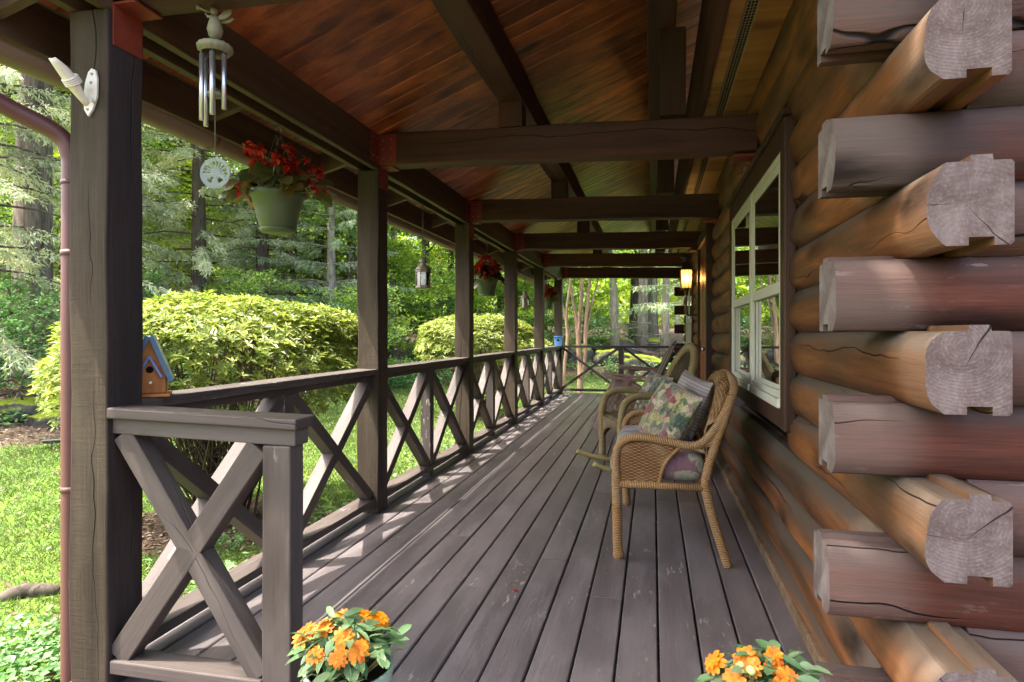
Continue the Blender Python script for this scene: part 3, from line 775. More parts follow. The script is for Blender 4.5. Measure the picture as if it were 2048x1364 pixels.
# ------------------------------------------------------------------ log house
house = thing('log_house', 'stained log house wall with interlocked corner logs, windows and door', 'house', (1.0, 7, 0))
CH = 0.1795; Z0 = 1.003
AX = 0.603; BY = 1.715           # corner lines of the round faces
def log_profile():
    """(outward offset, height) ccw seen along the log; round face outward positive"""
    h = CH - 0.001
    pts = []
    for k in range(11):                                      # round face from bottom to top
        q = k / 10
        pts.append((0.031 * (1 - abs(2 * q - 1) ** 3.2) , 0.004 + (h - 0.008) * q))
    pts += [(-0.006, h), (-0.050, h), (-0.052, h + 0.013), (-0.092, h + 0.013), (-0.094, h), (-0.126, h), (-0.132, h - 0.006),
            (-0.132, 0.006), (-0.126, 0), (-0.096, 0), (-0.096, 0.018), (-0.048, 0.018), (-0.048, 0), (-0.006, 0)]
    return pts
PROF = log_profile()
def log(along, k, spans, m):
    z = Z0 + CH * k
    start = spans[0][0]
    origin = Vector((AX + 0.04, start, z + CH / 2)) if along == 'y' else Vector((start, BY + 0.04, z + CH / 2))
    b = MB(); b.mi = {}
    ph = random.random() * 40
    n = len(PROF); r = random.random()
    for (a0, a1) in spans:
        ns = max(2, int((a1 - a0) / 0.22)); rows = []
        for i in range(ns + 1):
            q = a0 + (a1 - a0) * i / ns
            for j, (o, h) in enumerate(PROF):
                if j <= 10 and along:
                    o = o * (1 + 0.10 * math.sin(ph + q * 2.3)) + (0.004 * math.sin(ph * 3 + q * 5.7 + h * 30) if 0 < j < 10 else 0)
                rows.append((AX - o, q, z + h) if along == 'y' else (q, BY - o, z + h))
        fs = []
        for i in range(ns):
            for j in range(n):
                j2 = (j + 1) % n
                f = (i * n + j, i * n + j2, (i + 1) * n + j2, (i + 1) * n + j)
                fs.append(f if along == 'x' else f[::-1])
        base = len(b.F)
        b.add(rows, fs, r, False)
        for i in range(ns):
            for j in range(10): b.sm[base + i * n + j] = True
        off = len(b.V) - len(rows)
        for c in (list(range(n)), [ns * n + j for j in range(n)][::-1]):
            b.mi[len(b.F)] = 1
            b.F.append([off + j for j in (c if along == 'y' else c[::-1])]); b.r.append(r); b.sm.append(False); b.uv.append([(0, 0)] * n)
    o = b.build('log', m, house, 0.0, tuple(origin))
    o.data.materials.append(M['logend'] if along == 'y' else M['logsideend'])
    for i, q in b.mi.items(): o.data.polygons[i].material_index = q
    return o
HOLES = [(2.90, 4.86, 0.76, 2.105), (6.55, 7.85, -0.05, 2.28), (9.5, 11.3, 0.76, 2.105)]
for k in range(-7, 10):
    z0 = Z0 + CH * k; z1 = z0 + CH
    y0 = 1.50 if k % 2 == 0 else 1.862
    y0 += random.uniform(-0.012, 0.012) if k % 2 == 0 else 0
    spans = []; a = y0
    for (h0, h1, hz0, hz1) in HOLES:
        if z1 > hz0 + 0.02 and z0 < hz1 - 0.02:
            spans.append((a, h0 + 0.04)); a = h1 - 0.04
    spans.append((a, 12.50 if k % 2 == 0 else 12.30))
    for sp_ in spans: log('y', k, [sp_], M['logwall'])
for k in range(-7, 10):
    x0 = 0.435 + random.uniform(-0.008, 0.008) if k % 2 else 0.742
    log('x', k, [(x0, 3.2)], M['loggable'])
# far corner log ends
for k in range(-5, 9, 2):
    z = Z0 + CH * k
    m_ = MB(); m_.box(0.40, 0.60, 12.34, 12.48, z + 0.002, z + CH - 0.004)
    m_.build('log_end', M['loggable'], house, 0.012)
bar('base_board', (0.585, 1.90, 0.028), (0.585, 12.4, 0.028), 0.05, 0.056, M['base'], house, (0, 0, 1), 0.006, 0.003, 30)
rm = MB()
rm.add([(3.4, 1.9, -0.3), (3.4, 12.4, -0.3), (3.4, 12.4, 2.6), (3.4, 1.9, 2.6)], [(0, 1, 2, 3)])
rm.add([(0.74, 1.9, 0.0), (3.4, 1.9, 0.0), (3.4, 12.4, 0.0), (0.74, 12.4, 0.0)], [(0, 1, 2, 3)])
rm.add([(0.74, 1.9, 2.6), (3.4, 1.9, 2.6), (3.4, 12.4, 2.6), (0.74, 12.4, 2.6)], [(0, 3, 2, 1)])
rm.add([(0.74, 12.4, -0.3), (3.4, 12.4, -0.3), (3.4, 12.4, 2.6), (0.74, 12.4, 2.6)], [(0, 1, 2, 3)])
rm.add([(0.74, 1.89, -0.3), (3.4, 1.89, -0.3), (3.4, 1.89, 2.6), (0.74, 1.89, 2.6)], [(0, 3, 2, 1)])
rm.build('room', M['interior'], house)

def window(y0, y1, z0, z1, detail=True):
    """casing outside [y0,y1]x[z0,z1]; two double-hung units"""
    w = MB()
    xo, xi = 0.5525, 0.70
    cw = 0.10
    w.box(xo, 0.60, y0, y0 + cw, z0, z1); w.box(xo, 0.60, y1 - cw, y1, z0, z1)
    w.box(xo + 0.003, 0.60, y0 + cw, y1 - cw, z1 - 0.115, z1); w.box(xo + 0.003, 0.60, y0 + cw, y1 - cw, z0, z0 + 0.085)
    w.box(0.535, 0.61, y0 - 0.03, y1 + 0.03, z1 + 0.001, z1 + 0.028)
    win = w.build('window', M['trim'], house, 0.004)
    a0, a1, c0, c1 = y0 + cw + 0.002, y1 - cw - 0.002, z0 + 0.087, z1 - 0.117
    ym = (a0 + a1) / 2
    f = MB(); ft = 0.035
    for (p, q) in ((a0, a0 + ft), (ym - 0.035, ym + 0.035), (a1 - ft, a1)): f.box(0.5565, xi, p, q, c0, c1)
    for (p, q) in ((a0 + ft, ym - 0.035), (ym + 0.035, a1 - ft)):
        f.box(0.5575, xi, p, q, c1 - ft, c1); f.box(0.546, xi, p, q, c0, c0 + 0.04)
    f.build('window_frame', M['sash'], win, 0.004)
    zm = c0 + (c1 - c0) * 0.47
    for (p, q) in ((a0 + ft + 0.001, ym - 0.036), (ym + 0.036, a1 - ft - 0.001)):
        for (s0, s1, xx) in ((zm - 0.02, c1 - ft - 0.001, 0.5610), (c0 + 0.041, zm + 0.022, 0.5790)):
            s = MB(); sw = 0.042
            s.box(xx, xx + 0.017, p, p + sw, s0, s1); s.box(xx, xx + 0.017, q - sw, q, s0, s1)
            s.box(xx + 0.001, xx + 0.016, p + sw, q - sw, s1 - sw, s1); s.box(xx + 0.001, xx + 0.016, p + sw, q - sw, s0, s0 + sw + 0.012)
            s.build('sash', M['sash'], win, 0.003)
            g = MB(); g.box(xx + 0.005, xx + 0.008, p + sw - 0.003, q - sw + 0.003, s0 + sw + 0.008, s1 - sw + 0.003)
            g.build('pane', M['glass'], win)
        # screen rail stop on the lower half
        s = MB(); s.box(0.5595, 0.5735, p + 0.002, p + 0.020, c0 + 0.042, zm - 0.022); s.box(0.5595, 0.5735, q - 0.020, q - 0.002, c0 + 0.042, zm - 0.022); s.box(0.5600, 0.5730, p + 0.020, q - 0.020, c0 + 0.042, c0 + 0.075)
        s.build('screen_frame', M['sash'], win, 0.002)
    # curtains inside
    for (p, q) in ((a0, a0 + 0.42), (ym - 0.2, ym + 0.2), (a1 - 0.42, a1)):
        pts = []
        n = 40
        for i in range(n + 1):
            yy = p + (q - p) * i / n
            pts.append([(0.80 + 0.02 * math.sin(i * 1.3), yy, c0 - 0.05), (0.80 + 0.02 * math.sin(i * 1.3 + 0.2), yy, c1 + 0.05)])
        c = MB(); c.grid(pts); c.build('curtain', M['curtain'], win)
    return win
window(2.882, 4.877, 0.752, 2.113)
window(9.48, 11.32, 0.752, 2.113)
# door
d = MB()
d.box(0.52, 0.70, 6.53, 6.63, 0.0, 2.30); d.box(0.52, 0.70, 7.77, 7.87, 0.0, 2.30); d.box(0.522, 0.70, 6.63, 7.77, 2.18, 2.30)
fr = d.build('door_frame', M['trim'], house, 0.004)
d = MB()
d.box(0.552, 0.595, 6.634, 7.766, 0.02, 2.178)
for (p, q, s0, s1) in ((6.76, 7.15, 0.20, 0.95), (7.25, 7.64, 0.20, 0.95), (6.76, 7.15, 1.10, 2.0), (7.25, 7.64, 1.10, 2.0)):
    d.box(0.538, 0.5515, p, q, s0, s1)
dr = d.build('door', M['door'], house, 0.008)
kb = MB(); kb.lathe([(0.004, 0.0), (0.024, 0.002), (0.024, 0.006), (0.010, 0.010), (0.009, 0.030), (0.020, 0.036), (0.027, 0.048), (0.024, 0.060), (0.008, 0.065)], (0.552, 6.72, 1.02), 18, None, Matrix.Rotation(R(-90), 4, 'Y'))
kb.build('knob', M['chrome'], dr)
# ------------------------------------------------------------------ furniture
def pillow(name, c, w, h, d, rot, m, label, group=None, puff=0.42):
    """soft square cushion, face along local y, centred at c"""
    b = MB(); n = 18; front = []; back = []
    for i in range(n + 1):
        rf = []; rb = []
        for j in range(n + 1):
            u = 2 * i / n - 1; v = 2 * j / n - 1
            e = max(0.0, (1 - abs(u) ** 2.6) * (1 - abs(v) ** 2.6)) ** puff
            pinch = 1 - 0.07 * (1 - abs(u) ** 2) * abs(v) ** 6 ; pinch2 = 1 - 0.07 * (1 - abs(v) ** 2) * abs(u) ** 6
            x = u * w / 2 * pinch2; z = v * h / 2 * pinch
            wr = 0.006 * math.sin(u * 9 + v * 5) * e
            rf.append((x, -d / 2 * e + wr, z)); rb.append((x, d / 2 * e + wr, z))
        front.append(rf); back.append(rb)
    b.grid(front); b.grid([r[::-1] for r in back])
    o = b.build(name, m)
    bpy_m = Matrix.Translation(Vector(c)) @ Euler(rot, 'XYZ').to_matrix().to_4x4()
    o.matrix_basis = bpy_m
    return tag(o, label, 'pillow', group)

# --- wicker loveseat: faces -x, near side at y=3.31
ls = thing('wicker_loveseat', 'honey brown wicker loveseat with rolled arms standing nearest, below the big window', 'loveseat', (0.05, 3.85, 0))
ya, yb = 3.315, 4.37
def rim(y, s):
    """arm and back roll; s=+1 near side (inward is +y)"""
    return [(-0.185, y, 0.40), (-0.190, y, 0.52), (-0.175, y, 0.590), (-0.125, y - 0.006 * s, 0.630), (-0.05, y - 0.01 * s, 0.640), (0.08, y - 0.008 * s, 0.622), (0.19, y, 0.604), (0.255, y + 0.01 * s, 0.628),
            (0.315, y + 0.02 * s, 0.70), (0.365, y + 0.04 * s, 0.79), (0.40, y + 0.075 * s, 0.865), (0.415, y + 0.15 * s, 0.915)]
near = rim(ya, 1); far = rim(yb, -1)[::-1]
mid = [(0.42, ya + 0.30, 0.935), (0.42, (ya + yb) / 2, 0.945), (0.42, yb - 0.30, 0.935)]
path = bez(near + mid + far, 7)
b = MB(); b.tube(path, 0.0215, 12)
b.build('rolled_rim', M['wicker_rod'], ls)
# inner rolled band (wide top roll of the back)
b = MB()
rows = []; uvs = []
nn = 40
for i in range(nn + 1):
    q = i / nn; y = ya + 0.045 + (yb - ya - 0.09) * q
    e = 1 - abs(2 * q - 1) ** 3.2
    zt = 0.70 + 0.235 * e; xt = 0.325 + 0.09 * e
    row = [(xt + 0.012, y, zt + 0.018), (xt - 0.02, y, zt + 0.022), (xt - 0.052, y, zt + 0.004), (xt - 0.066, y, zt - 0.03), (xt - 0.062, y, zt - 0.065)]
    rows.append(row); uvs.append([(q * 1.0, 0.03 * j) for j in range(5)])
b.grid(rows, 0.5, True, uvs); b.build('back_roll', M['wicker_weave'], ls, 0, None, 0.008)
# back woven panel
b = MB(); rows = []; uvs = []
for i in range(nn + 1):
    q = i / nn; y = ya + 0.045 + (yb - ya - 0.09) * q
    e = 1 - abs(2 * q - 1) ** 3.2
    zt = 0.64 + 0.235 * e; xt = 0.267 + 0.085 * e
    row = []; ur = []
    for j in range(13):
        s = j / 12
        bow = 0.035 * math.sin(PI * s)
        z = 0.40 + (zt - 0.40) * s; x = 0.235 + (xt - 0.235) * s + bow * 0.4
        row.append((x, y, z)); ur.append((z, q * (yb - ya)))
    rows.append(row); uvs.append(ur)
b.grid(rows, 0.3, True, uvs); b.build('back_panel', M['wicker_weave'], ls, 0, None, 0.008)
b = MB()
for z in (0.56, 0.585, 0.72): 
    b.tube(bez([(0.262 + (z - 0.56) * 0.28, ya + 0.06, z), (0.275 + (z - 0.56) * 0.30, (ya + yb) / 2, z), (0.262 + (z - 0.56) * 0.28, yb - 0.06, z)], 8), 0.007, 6)
b.build('back_braid', M['wicker_rod'], ls)
for y, s in ((ya, 1), (yb, -1)):
    # woven arm panel with a curved rear edge
    b = MB(); rows = []; uvs = []
    for i in range(13):
        q = i / 12; row = []; ur = []
        for j in range(9):
            v = j / 8
            x0 = -0.170; x1 = 0.035 + 0.10 * v ** 1.6
            x = x0 + (x1 - x0) * q
            zt = 0.612 + 0.012 * math.sin(PI * q) - 0.02 * (1 - q) ** 6
            z = 0.395 + (zt - 0.395) * v
            row.append((x, y, z)); ur.append((x, z))
        rows.append(row); uvs.append(ur)
    b.grid(rows, 0.4, True, uvs)
    # small panel between arm and rear leg
    rows = []; uvs = []
    for i in range(9):
        q = i / 8; z = 0.60 + 0.24 * q
        xa = 0.235 + 0.165 * q ** 0.9; xb = 0.30 + 0.095 * q
        rows.append([(xa + (xb - xa) * j / 4, y + s * 0.03 * q, z) for j in range(5)]); uvs.append([(xa + (xb - xa) * j / 4, z) for j in range(5)])
    b.grid(rows, 0.4, True, uvs)
    b.build('arm_panel', M['wicker_weave'], ls, 0, None, 0.007)
    b = MB(); b.tube(bez([(0.030, y, 0.395), (0.042, y, 0.46), (0.075, y, 0.53), (0.135, y, 0.595)], 6), 0.011, 8)
    b.tube(bez([(0.135, y, 0.595), (0.2, y, 0.592), (0.255, y, 0.575)], 5), 0.010, 8)
    b.tube([(-0.185, y, 0.392), (0.26, y, 0.392)], 0.019, 12)
    b.build('side_rail', M['wicker_rod'], ls)
    b = MB(); b.tube(bez([(-0.188, y, 0.45), (-0.186, y, 0.30), (-0.182, y, 0.12), (-0.178, y, 0.045), (-0.177, y, 0.022), (-0.177, y, 0.0)], 6), [0.0255] * 18 + [0.0255, 0.027, 0.029, 0.030, 0.030, 0.030, 0.030, 0.029, 0.028, 0.026, 0.024, 0.022, 0.020][:13], 12)
    b.build('leg', M['wicker_rod'], ls)
    b = MB(); b.tube(bez([(0.392, y + s * 0.05, 0.86), (0.355, y + s * 0.03, 0.74), (0.305, y + s * 0.01, 0.60), (0.268, y, 0.47), (0.262, y, 0.39), (0.295, y, 0.24), (0.345, y, 0.08), (0.368, y, 0.0)], 6), 0.0235, 12)
    b.build('leg', M['wicker_rod'], ls)
b = MB()
for x in (-0.187, 0.262): b.tube([(x, ya, 0.392), (x, yb, 0.392)], 0.019, 12)
b.build('seat_rail', M['wicker_rod'], ls)
b = MB(); rows = []; uvs = []
for i in range(21):
    y = ya + (yb - ya) * i / 20
    rows.append([(-0.187, y, 0.36 + 0.07 * j / 3 - 0.02 * (1 - j / 3) * math.cos((y - ya) / (yb - ya) * 4 * PI)) for j in range(4)]); uvs.append([(y, 0.36 + 0.07 * j / 3) for j in range(4)])
b.grid(rows, 0.4, True, uvs); b.build('front_apron', M['wicker_weave'], ls, 0, None, 0.007)
# its seat cushion: rounded slab
def slab(name, x0, x1, y0, y1, z0, z1, m, r=0.055):
    b = MB(); b.box(x0, x1, y0, y1, z0, z1)
    o = b.build(name, m, None, r, ((x0 + x1) / 2, (y0 + y1) / 2, (z0 + z1) / 2), 0, 6)
    for p in o.data.polygons: p.use_smooth = True
    return o
cu = slab('seat_cushion', -0.225, 0.262, ya + 0.024, yb - 0.022, 0.408, 0.560, M['cushion'], 0.068)
tag(cu, 'thick mauve leaf-print seat cushion lying on the near wicker loveseat', 'cushion')
pillow('pillow', (0.085, 3.66, 0.715), 0.40, 0.37, 0.13, (R(-24), R(14), R(-62)), M['floral'], 'plump bright floral pillow leaning in the near wicker loveseat')
pillow('pillow', (0.205, 3.90, 0.755), 0.40, 0.36, 0.12, (R(-18), R(8), R(-70)), M['stripe'], 'grey striped pillow tucked behind the bright floral pillow')

# --- wicker rocking chair, local frame facing -x, then turned towards the camera
def make_rocker():
    t = thing('rocking_chair', 'aged wicker rocking chair with tall arched back, just behind the loveseat', 'rocking chair', (-0.10, 5.55, 0), R(20))
    loc = wm(t)
    def W(p): return loc @ Vector(p)
    w = 0.29
    b = MB()
    def hoop(n=22):
        P = []
        for i in range(n + 1):
            a = PI * i / n
            yy = w * 0.92 * math.cos(a); zz = 0.46 + 0.60 * (math.sin(a) ** 0.75)
            P.append(W((0.19 + (zz - 0.42) * 0.42, yy, zz)))
        return P
    b.tube(hoop(), 0.040, 12); b.build('back_hoop', M['wicker_olive'], t)
    b = MB(); rows = []; uvs = []
    for i in range(15):
        q = -1 + 2 * i / 14; row = []; ur = []
        yy = w * 0.80 * q
        zt = 0.46 + 0.56 * (max(0.0, 1 - (q * 0.87) ** 2) ** 0.375)
        for j in range(9):
            z = 0.42 + (zt - 0.42) * j / 8
            row.append(W((0.185 + (z - 0.42) * 0.42, yy, z))); ur.append((yy, z))
        rows.append(row); uvs.append(ur)
    b.grid(rows, 0.5, True, uvs); pn = b.build('back_panel', M['wicker_oweave'], t, 0, None, 0.006)
    b = MB()
    for i in range(17):
        q = -0.94 + 1.88 * i / 16; yy = w * 0.80 * q; zt = 0.46 + 0.55 * (max(0.0, 1 - (q * 0.87) ** 2) ** 0.375)
        b.tube([W((0.178 + (z - 0.42) * 0.42, yy, z)) for z in (0.44, (zt + 0.44) / 2, zt)], 0.0045, 5)
    b.build('reed', M['wicker_oweave'], pn)
    for s in (-1, 1):
        y = s * w
        b = MB()
        b.tube([W(p) for p in bez([(-0.265, y, 0.08), (-0.27, y, 0.36), (-0.265, y, 0.50), (-0.235, y, 0.605), (-0.16, y, 0.655), (-0.05, y, 0.665), (0.10, y * 0.99, 0.645), (0.235, y * 0.93, 0.625)], 6)], 0.031, 10)
        b.build('arm', M['wicker_olive'], t)
        b = MB()                                       # diamond lattice between arm and seat side
        for k in range(-6, 12):
            x0 = -0.24 + k * 0.045
            for dirn in (1, -1):
                pts = []
                for i in range(9):
                    z = 0.46 + 0.17 * i / 8; x = x0 + dirn * (z - 0.545) * 0.62
                    if -0.245 < x < 0.20 and z < 0.66 - max(0, (-0.15 - x)) * 0.6: pts.append(W((x, y + dirn * 0.003, z)))
                if len(pts) > 2: b.tube(pts, 0.0042, 5)
        b.build('lattice', M['wicker_olive'], t)
        b = MB(); rows = []; uvs = []
        for i in range(15):
            q = i / 14; x = -0.255 + 0.47 * q
            lo = 0.20 + 0.17 * math.sin(PI * min(1, max(0, q)))  ** 0.5
            rows.append([W((x, y, lo + (0.47 - lo) * j / 4)) for j in range(5)]); uvs.append([(x, lo + (0.47 - lo) * j / 4) for j in range(5)])
        b.grid(rows, 0.5, True, uvs); b.build('side_skirt', M['wicker_oweave'], t, 0, None, 0.007)
        b = MB(); b.tube([W(p) for p in bez([(0.225, y * 0.95, 0.50), (0.235, y * 0.97, 0.30), (0.26, y, 0.075)], 5)], 0.020, 9); b.build('leg', M['wicker_olive'], t)
        b = MB(); b.tube([W(p) for p in bez([(-0.50, y, 0.118), (-0.36, y, 0.066), (-0.18, y, 0.034), (0.0, y, 0.022), (0.2, y, 0.034), (0.38, y, 0.070), (0.52, y, 0.125)], 6)], 0.0205, 10)
        b.build('rocker', M['rocker_wood'], t)
    b = MB(); rows = []; uvs = []
    for i in range(13):
        yy = -w + 2 * w * i / 12
        lo = 0.21 + 0.15 * max(0.0, math.sin(PI * i / 12)) ** 0.5
        rows.append([W((-0.268, yy, lo + (0.44 - lo) * j / 4)) for j in range(5)]); uvs.append([(yy, lo + (0.44 - lo) * j / 4) for j in range(5)])
    b.grid(rows, 0.5, True, uvs); b.build('front_skirt', M['wicker_oweave'], t, 0, None, 0.007)
    m_ = MB(); m_.box(-0.25, 0.22, -w + 0.02, w - 0.02, 0.425, 0.455, loc); m_.build('seat', M['wicker_oweave'], t, 0.01)
    return t
rk = make_rocker()
lm = wm(rk)
pillow('pillow', tuple(lm @ Vector((0.10, -0.02, 0.645))), 0.42, 0.40, 0.13, (R(-22), R(6), R(-90 + 20 + 6)), M['floral_d'], 'dark floral pillow set upright in the wicker rocking chair')

# --- slatted outdoor armchairs (raked plank chairs)
def make_plank_chair(label):
    t = thing('plank_armchair', label, 'armchair', (0, 0, 0), 0, 'weathered plank armchairs facing the railing')
    for s in (-1, 1):
        y = s * 0.33
        bar('arm', (-0.47, y, 0.655), (0.30, y, 0.585), 0.13, 0.028, M['cedar'], t, (0, 0, 1), 0.010)
        bar('leg', (-0.56, y * 0.92, 0.0), (-0.27, y * 0.92, 0.622), 0.035, 0.115, M['cedar'], t, (0, 1, 0) if False else (-0.9, 0, 0.42), 0.006)
        bar('leg', (0.42, y * 0.86, 0.0), (-0.38, y * 0.86, 0.40), 0.032, 0.11, M['cedar'], t, (0.45, 0, 0.9), 0.006)
        bar('arm_post', (0.19, y * 0.97, 0.16), (0.24, y * 0.97, 0.577), 0.032, 0.08, M['cedar'], t, (-1, 0, 0), 0.005)
    for i in range(6):
        q = i / 5
        x = -0.36 + 0.42 * q; z = 0.385 - 0.125 * q
        bar('seat_slat', (x, -0.29, z), (x, 0.29, z), 0.078, 0.02, M['cedar'], t, (0.3, 0, 0.95), 0.005)
    for i in range(5):
        y = -0.22 + 0.11 * i
        h = 1.07 - 0.035 * abs(i - 2) ** 1.5
        bar('back_slat', (0.045, y * 0.92, 0.29), (0.045 + (h - 0.29) * 0.47, y * 1.12, h), 0.098, 0.02, M['cedar'] if i % 2 else M['cedar_dark'], t, (-0.9, 0, 0.45), 0.008)
    bar('back_rail', (0.245, -0.31, 0.56), (0.245, 0.31, 0.56), 0.07, 0.026, M['cedar_dark'], t, (-0.9, 0, 0.45), 0.004)
    bar('back_rail', (0.36, -0.25, 0.86), (0.36, 0.25, 0.86), 0.07, 0.026, M['cedar_dark'], t, (-0.9, 0, 0.45), 0.004)
    return t
pc = make_plank_chair('nearer weathered plank armchair, its tall slatted back rising beyond the wicker rocking chair')
pc2 = copy_tree(pc)
pc.location = (-0.15, 8.15, -0.01); pc.rotation_euler = (0, 0, R(6))
pc2.location = (-0.06, 10.2, 0); pc2.rotation_euler = (0, 0, R(3))
pc2['label'] = 'farther reddish plank armchair, partly hidden behind the nearer plank chair by the far railing'

# planter and small table by the door
b = MB(); b.lathe([(0.10, 0.0), (0.13, 0.01), (0.12, 0.05), (0.06, 0.09), (0.055, 0.34), (0.09, 0.40), (0.19, 0.50), (0.225, 0.62), (0.235, 0.665), (0.218, 0.665), (0.205, 0.60)], (0.325, 6.55, 0), 26)
ur = thing('urn_planter', 'dark grey pedestal urn standing beside the reddish door', 'planter', (0.325, 6.55, 0))
b.build('urn', M['pot_grey'], ur)
b = MB(); b.lathe([(0.0, 0.61), (0.208, 0.615)], (0.325, 6.55, 0), 24, None, None, True, False); b.build('soil', M['peat'], ur)

# ------------------------------------------------------------------ leaf and flower helpers
def frame_from(d, roll=0.0):
    d = Vector(d).normalized()
    a = Vector((0, 0, 1)) if abs(d.z) < 0.95 else Vector((1, 0, 0))
    s = d.cross(a).normalized(); n = s.cross(d)
    q = Matrix.Rotation(roll, 3, d)
    return d, q @ s, q @ n
def blade(mb, p, d, L, W, roll=0.0, bend=0.0, r=None, fold=0.25, round_=False, frame=None):
    """one leaf or petal: six-vertex tapered blade with a fold and a bend"""
    d, s, n = frame or frame_from(d, roll); p = Vector(p)
    prof = [(0.0, 0.10), (0.28, 0.78), (0.58, 1.0), (0.84, 0.66), (1.0, 0.06)] if not round_ else [(0.0, 0.15), (0.2, 0.8), (0.5, 1.05), (0.8, 0.92), (1.0, 0.35)]
    vs = []
    for (q, w) in prof:
        c = p + d * (L * q) - n * (bend * L * q * q)
        vs += [c - s * (W / 2 * w) + n * (fold * W / 2 * w), c, c + s * (W / 2 * w) + n * (fold * W / 2 * w)]
    fs = []
    for i in range(len(prof) - 1):
        a = i * 3
        fs += [(a, a + 1, a + 4, a + 3), (a + 1, a + 2, a + 5, a + 4)]
    mb.add(vs, fs, random.random() if r is None else r, True)

def hanging_basket(x, y, rimz, rad, label, n_fl, seed, spread):
    rs = random.Random(seed)
    t = thing('hanging_basket', label, 'hanging basket', (x, y, rimz - 0.165), 0, 'begonia baskets hung from the porch plate')
    zb = rimz - 0.19
    b = MB(); b.lathe([(rad * 0.62, zb), (rad * 0.66, zb + 0.004), (rad * 0.80, zb + 0.09), (rad * 0.95, rimz - 0.03), (rad * 1.0, rimz - 0.028), (rad * 1.02, rimz), (rad * 0.96, rimz), (rad * 0.93, rimz - 0.02)], (x, y, 0), 32)
    b.lathe([(rad * 0.0, zb - 0.016), (rad * 0.60, zb - 0.016), (rad * 0.68, zb - 0.002), (rad * 0.66, zb + 0.003)], (x, y, 0), 32)
    b.build('pot', M['pot_green'], t)
    b = MB(); b.lathe([(0.0, rimz - 0.018), (rad * 0.93, rimz - 0.02)], (x, y, 0), 24, None, None, True, False); b.build('soil', M['peat'], t)
    top = 2.248
    b = MB()
    hz = rimz + 0.36
    for a in (0.3, 2.4, 4.5):
        b.tube([(x + rad * 0.98 * math.cos(a), y + rad * 0.98 * math.sin(a), rimz - 0.01), (x + 0.01 * math.cos(a), y + 0.01 * math.sin(a), hz - 0.07)], 0.0022, 6)
    hook = [(x, y, hz - 0.075), (x, y, hz - 0.05), (x + 0.003, y + 0.024, hz - 0.03), (x, y + 0.034, hz - 0.002), (x, y + 0.016, hz + 0.024), (x, y - 0.012, hz + 0.018), (x, y - 0.016, hz - 0.002)]
    if hz > top - 0.02:
        hook = [(p[0], p[1], p[2] - (hz - top + 0.035)) for p in hook]
    b.tube(bez(hook, 6), 0.0035, 7)
    b.tube([(x, y, top - 0.005), (x, y, min(hz + 0.02, top - 0.012))], 0.0030, 6)
    b.build('hanger', M['wire'], t)
    fl = MB(); lv = MB(); st = MB(); bd = MB()
    for i in range(int(n_fl * 1.7)):
        a = rs.uniform(0, 2 * PI); q = rs.uniform(0.1, 1.0)
        h = rs.uniform(0.0, 0.16) * (1.15 - q * 0.7)
        c = Vector((x + rad * spread * q * math.cos(a), y + rad * spread * q * math.sin(a), rimz + 0.01 + h - (0.06 * max(0, q - 0.7) / 0.3)))
        d = Vector((math.cos(a) * (0.5 + q), math.sin(a) * (0.5 + q), rs.uniform(-0.9, 0.35)))
        blade(lv, c, d, rs.uniform(0.075, 0.125), rs.uniform(0.06, 0.095), rs.uniform(-0.6, 0.6), 0.35, rs.random(), 0.2, True)
        st.tube([(x + rad * 0.5 * q * math.cos(a), y + rad * 0.5 * q * math.sin(a), rimz - 0.015), tuple(c)], 0.0028, 5, 0.5, False, False)
    for i in range(n_fl):
        a = rs.uniform(0, 2 * PI); q = rs.uniform(0.15, 1.0) ** 0.8
        h = rs.uniform(0.02, 0.27) * (1.12 - q * 0.6)
        c = Vector((x + rad * (spread + 0.22) * q * math.cos(a), y + rad * (spread + 0.22) * q * math.sin(a), rimz + h - 0.04 * max(0, q - 0.6)))
        st.tube(bez([(x + rad * 0.4 * q * math.cos(a), y + rad * 0.4 * q * math.sin(a), rimz - 0.01), (x + rad * 0.8 * q * math.cos(a), y + rad * 0.8 * q * math.sin(a), rimz + h * 0.6), tuple(c)], 4), 0.0022, 5, 0.5, False, False)
        for j in range(rs.randint(2, 4)):
            cc = c + Vector((rs.uniform(-1, 1), rs.uniform(-1, 1), rs.uniform(-1, 0.6))) * 0.03
            ax = Vector((rs.uniform(-1, 1), rs.uniform(-1, 1), rs.uniform(-0.4, 1)))
            dd, s_, n_ = frame_from(ax)
            for k in range(6):
                an = 2 * PI * k / 6 + rs.uniform(-0.3, 0.3)
                d = s_ * math.cos(an) + n_ * math.sin(an) + dd * rs.uniform(0.2, 0.9)
                blade(fl, cc, d, rs.uniform(0.020, 0.034), rs.uniform(0.018, 0.030), rs.uniform(-0.5, 0.5), 0.2, rs.random(), 0.3, True)
    fo = lv.build('leaves', M['begonia_leaf'], t); fl.build('blossoms', M['begonia'], t); st.build('stems', M['stem'], t)
    return t
hanging_basket(-1.862, 2.840, 1.897, 0.134, 'nearest hanging green pot of red begonias, loose and leggy, before the second post', 32, 3, 1.55)
hanging_basket(-1.862, 6.93, 1.815, 0.140, 'hanging green pot packed with a full ball of red begonias, between third and fourth posts', 70, 5, 1.0)
hanging_basket(-1.862, 11.15, 1.83, 0.140, 'farthest hanging pot of dusky red begonias, between the last two posts', 60, 8, 1.05)

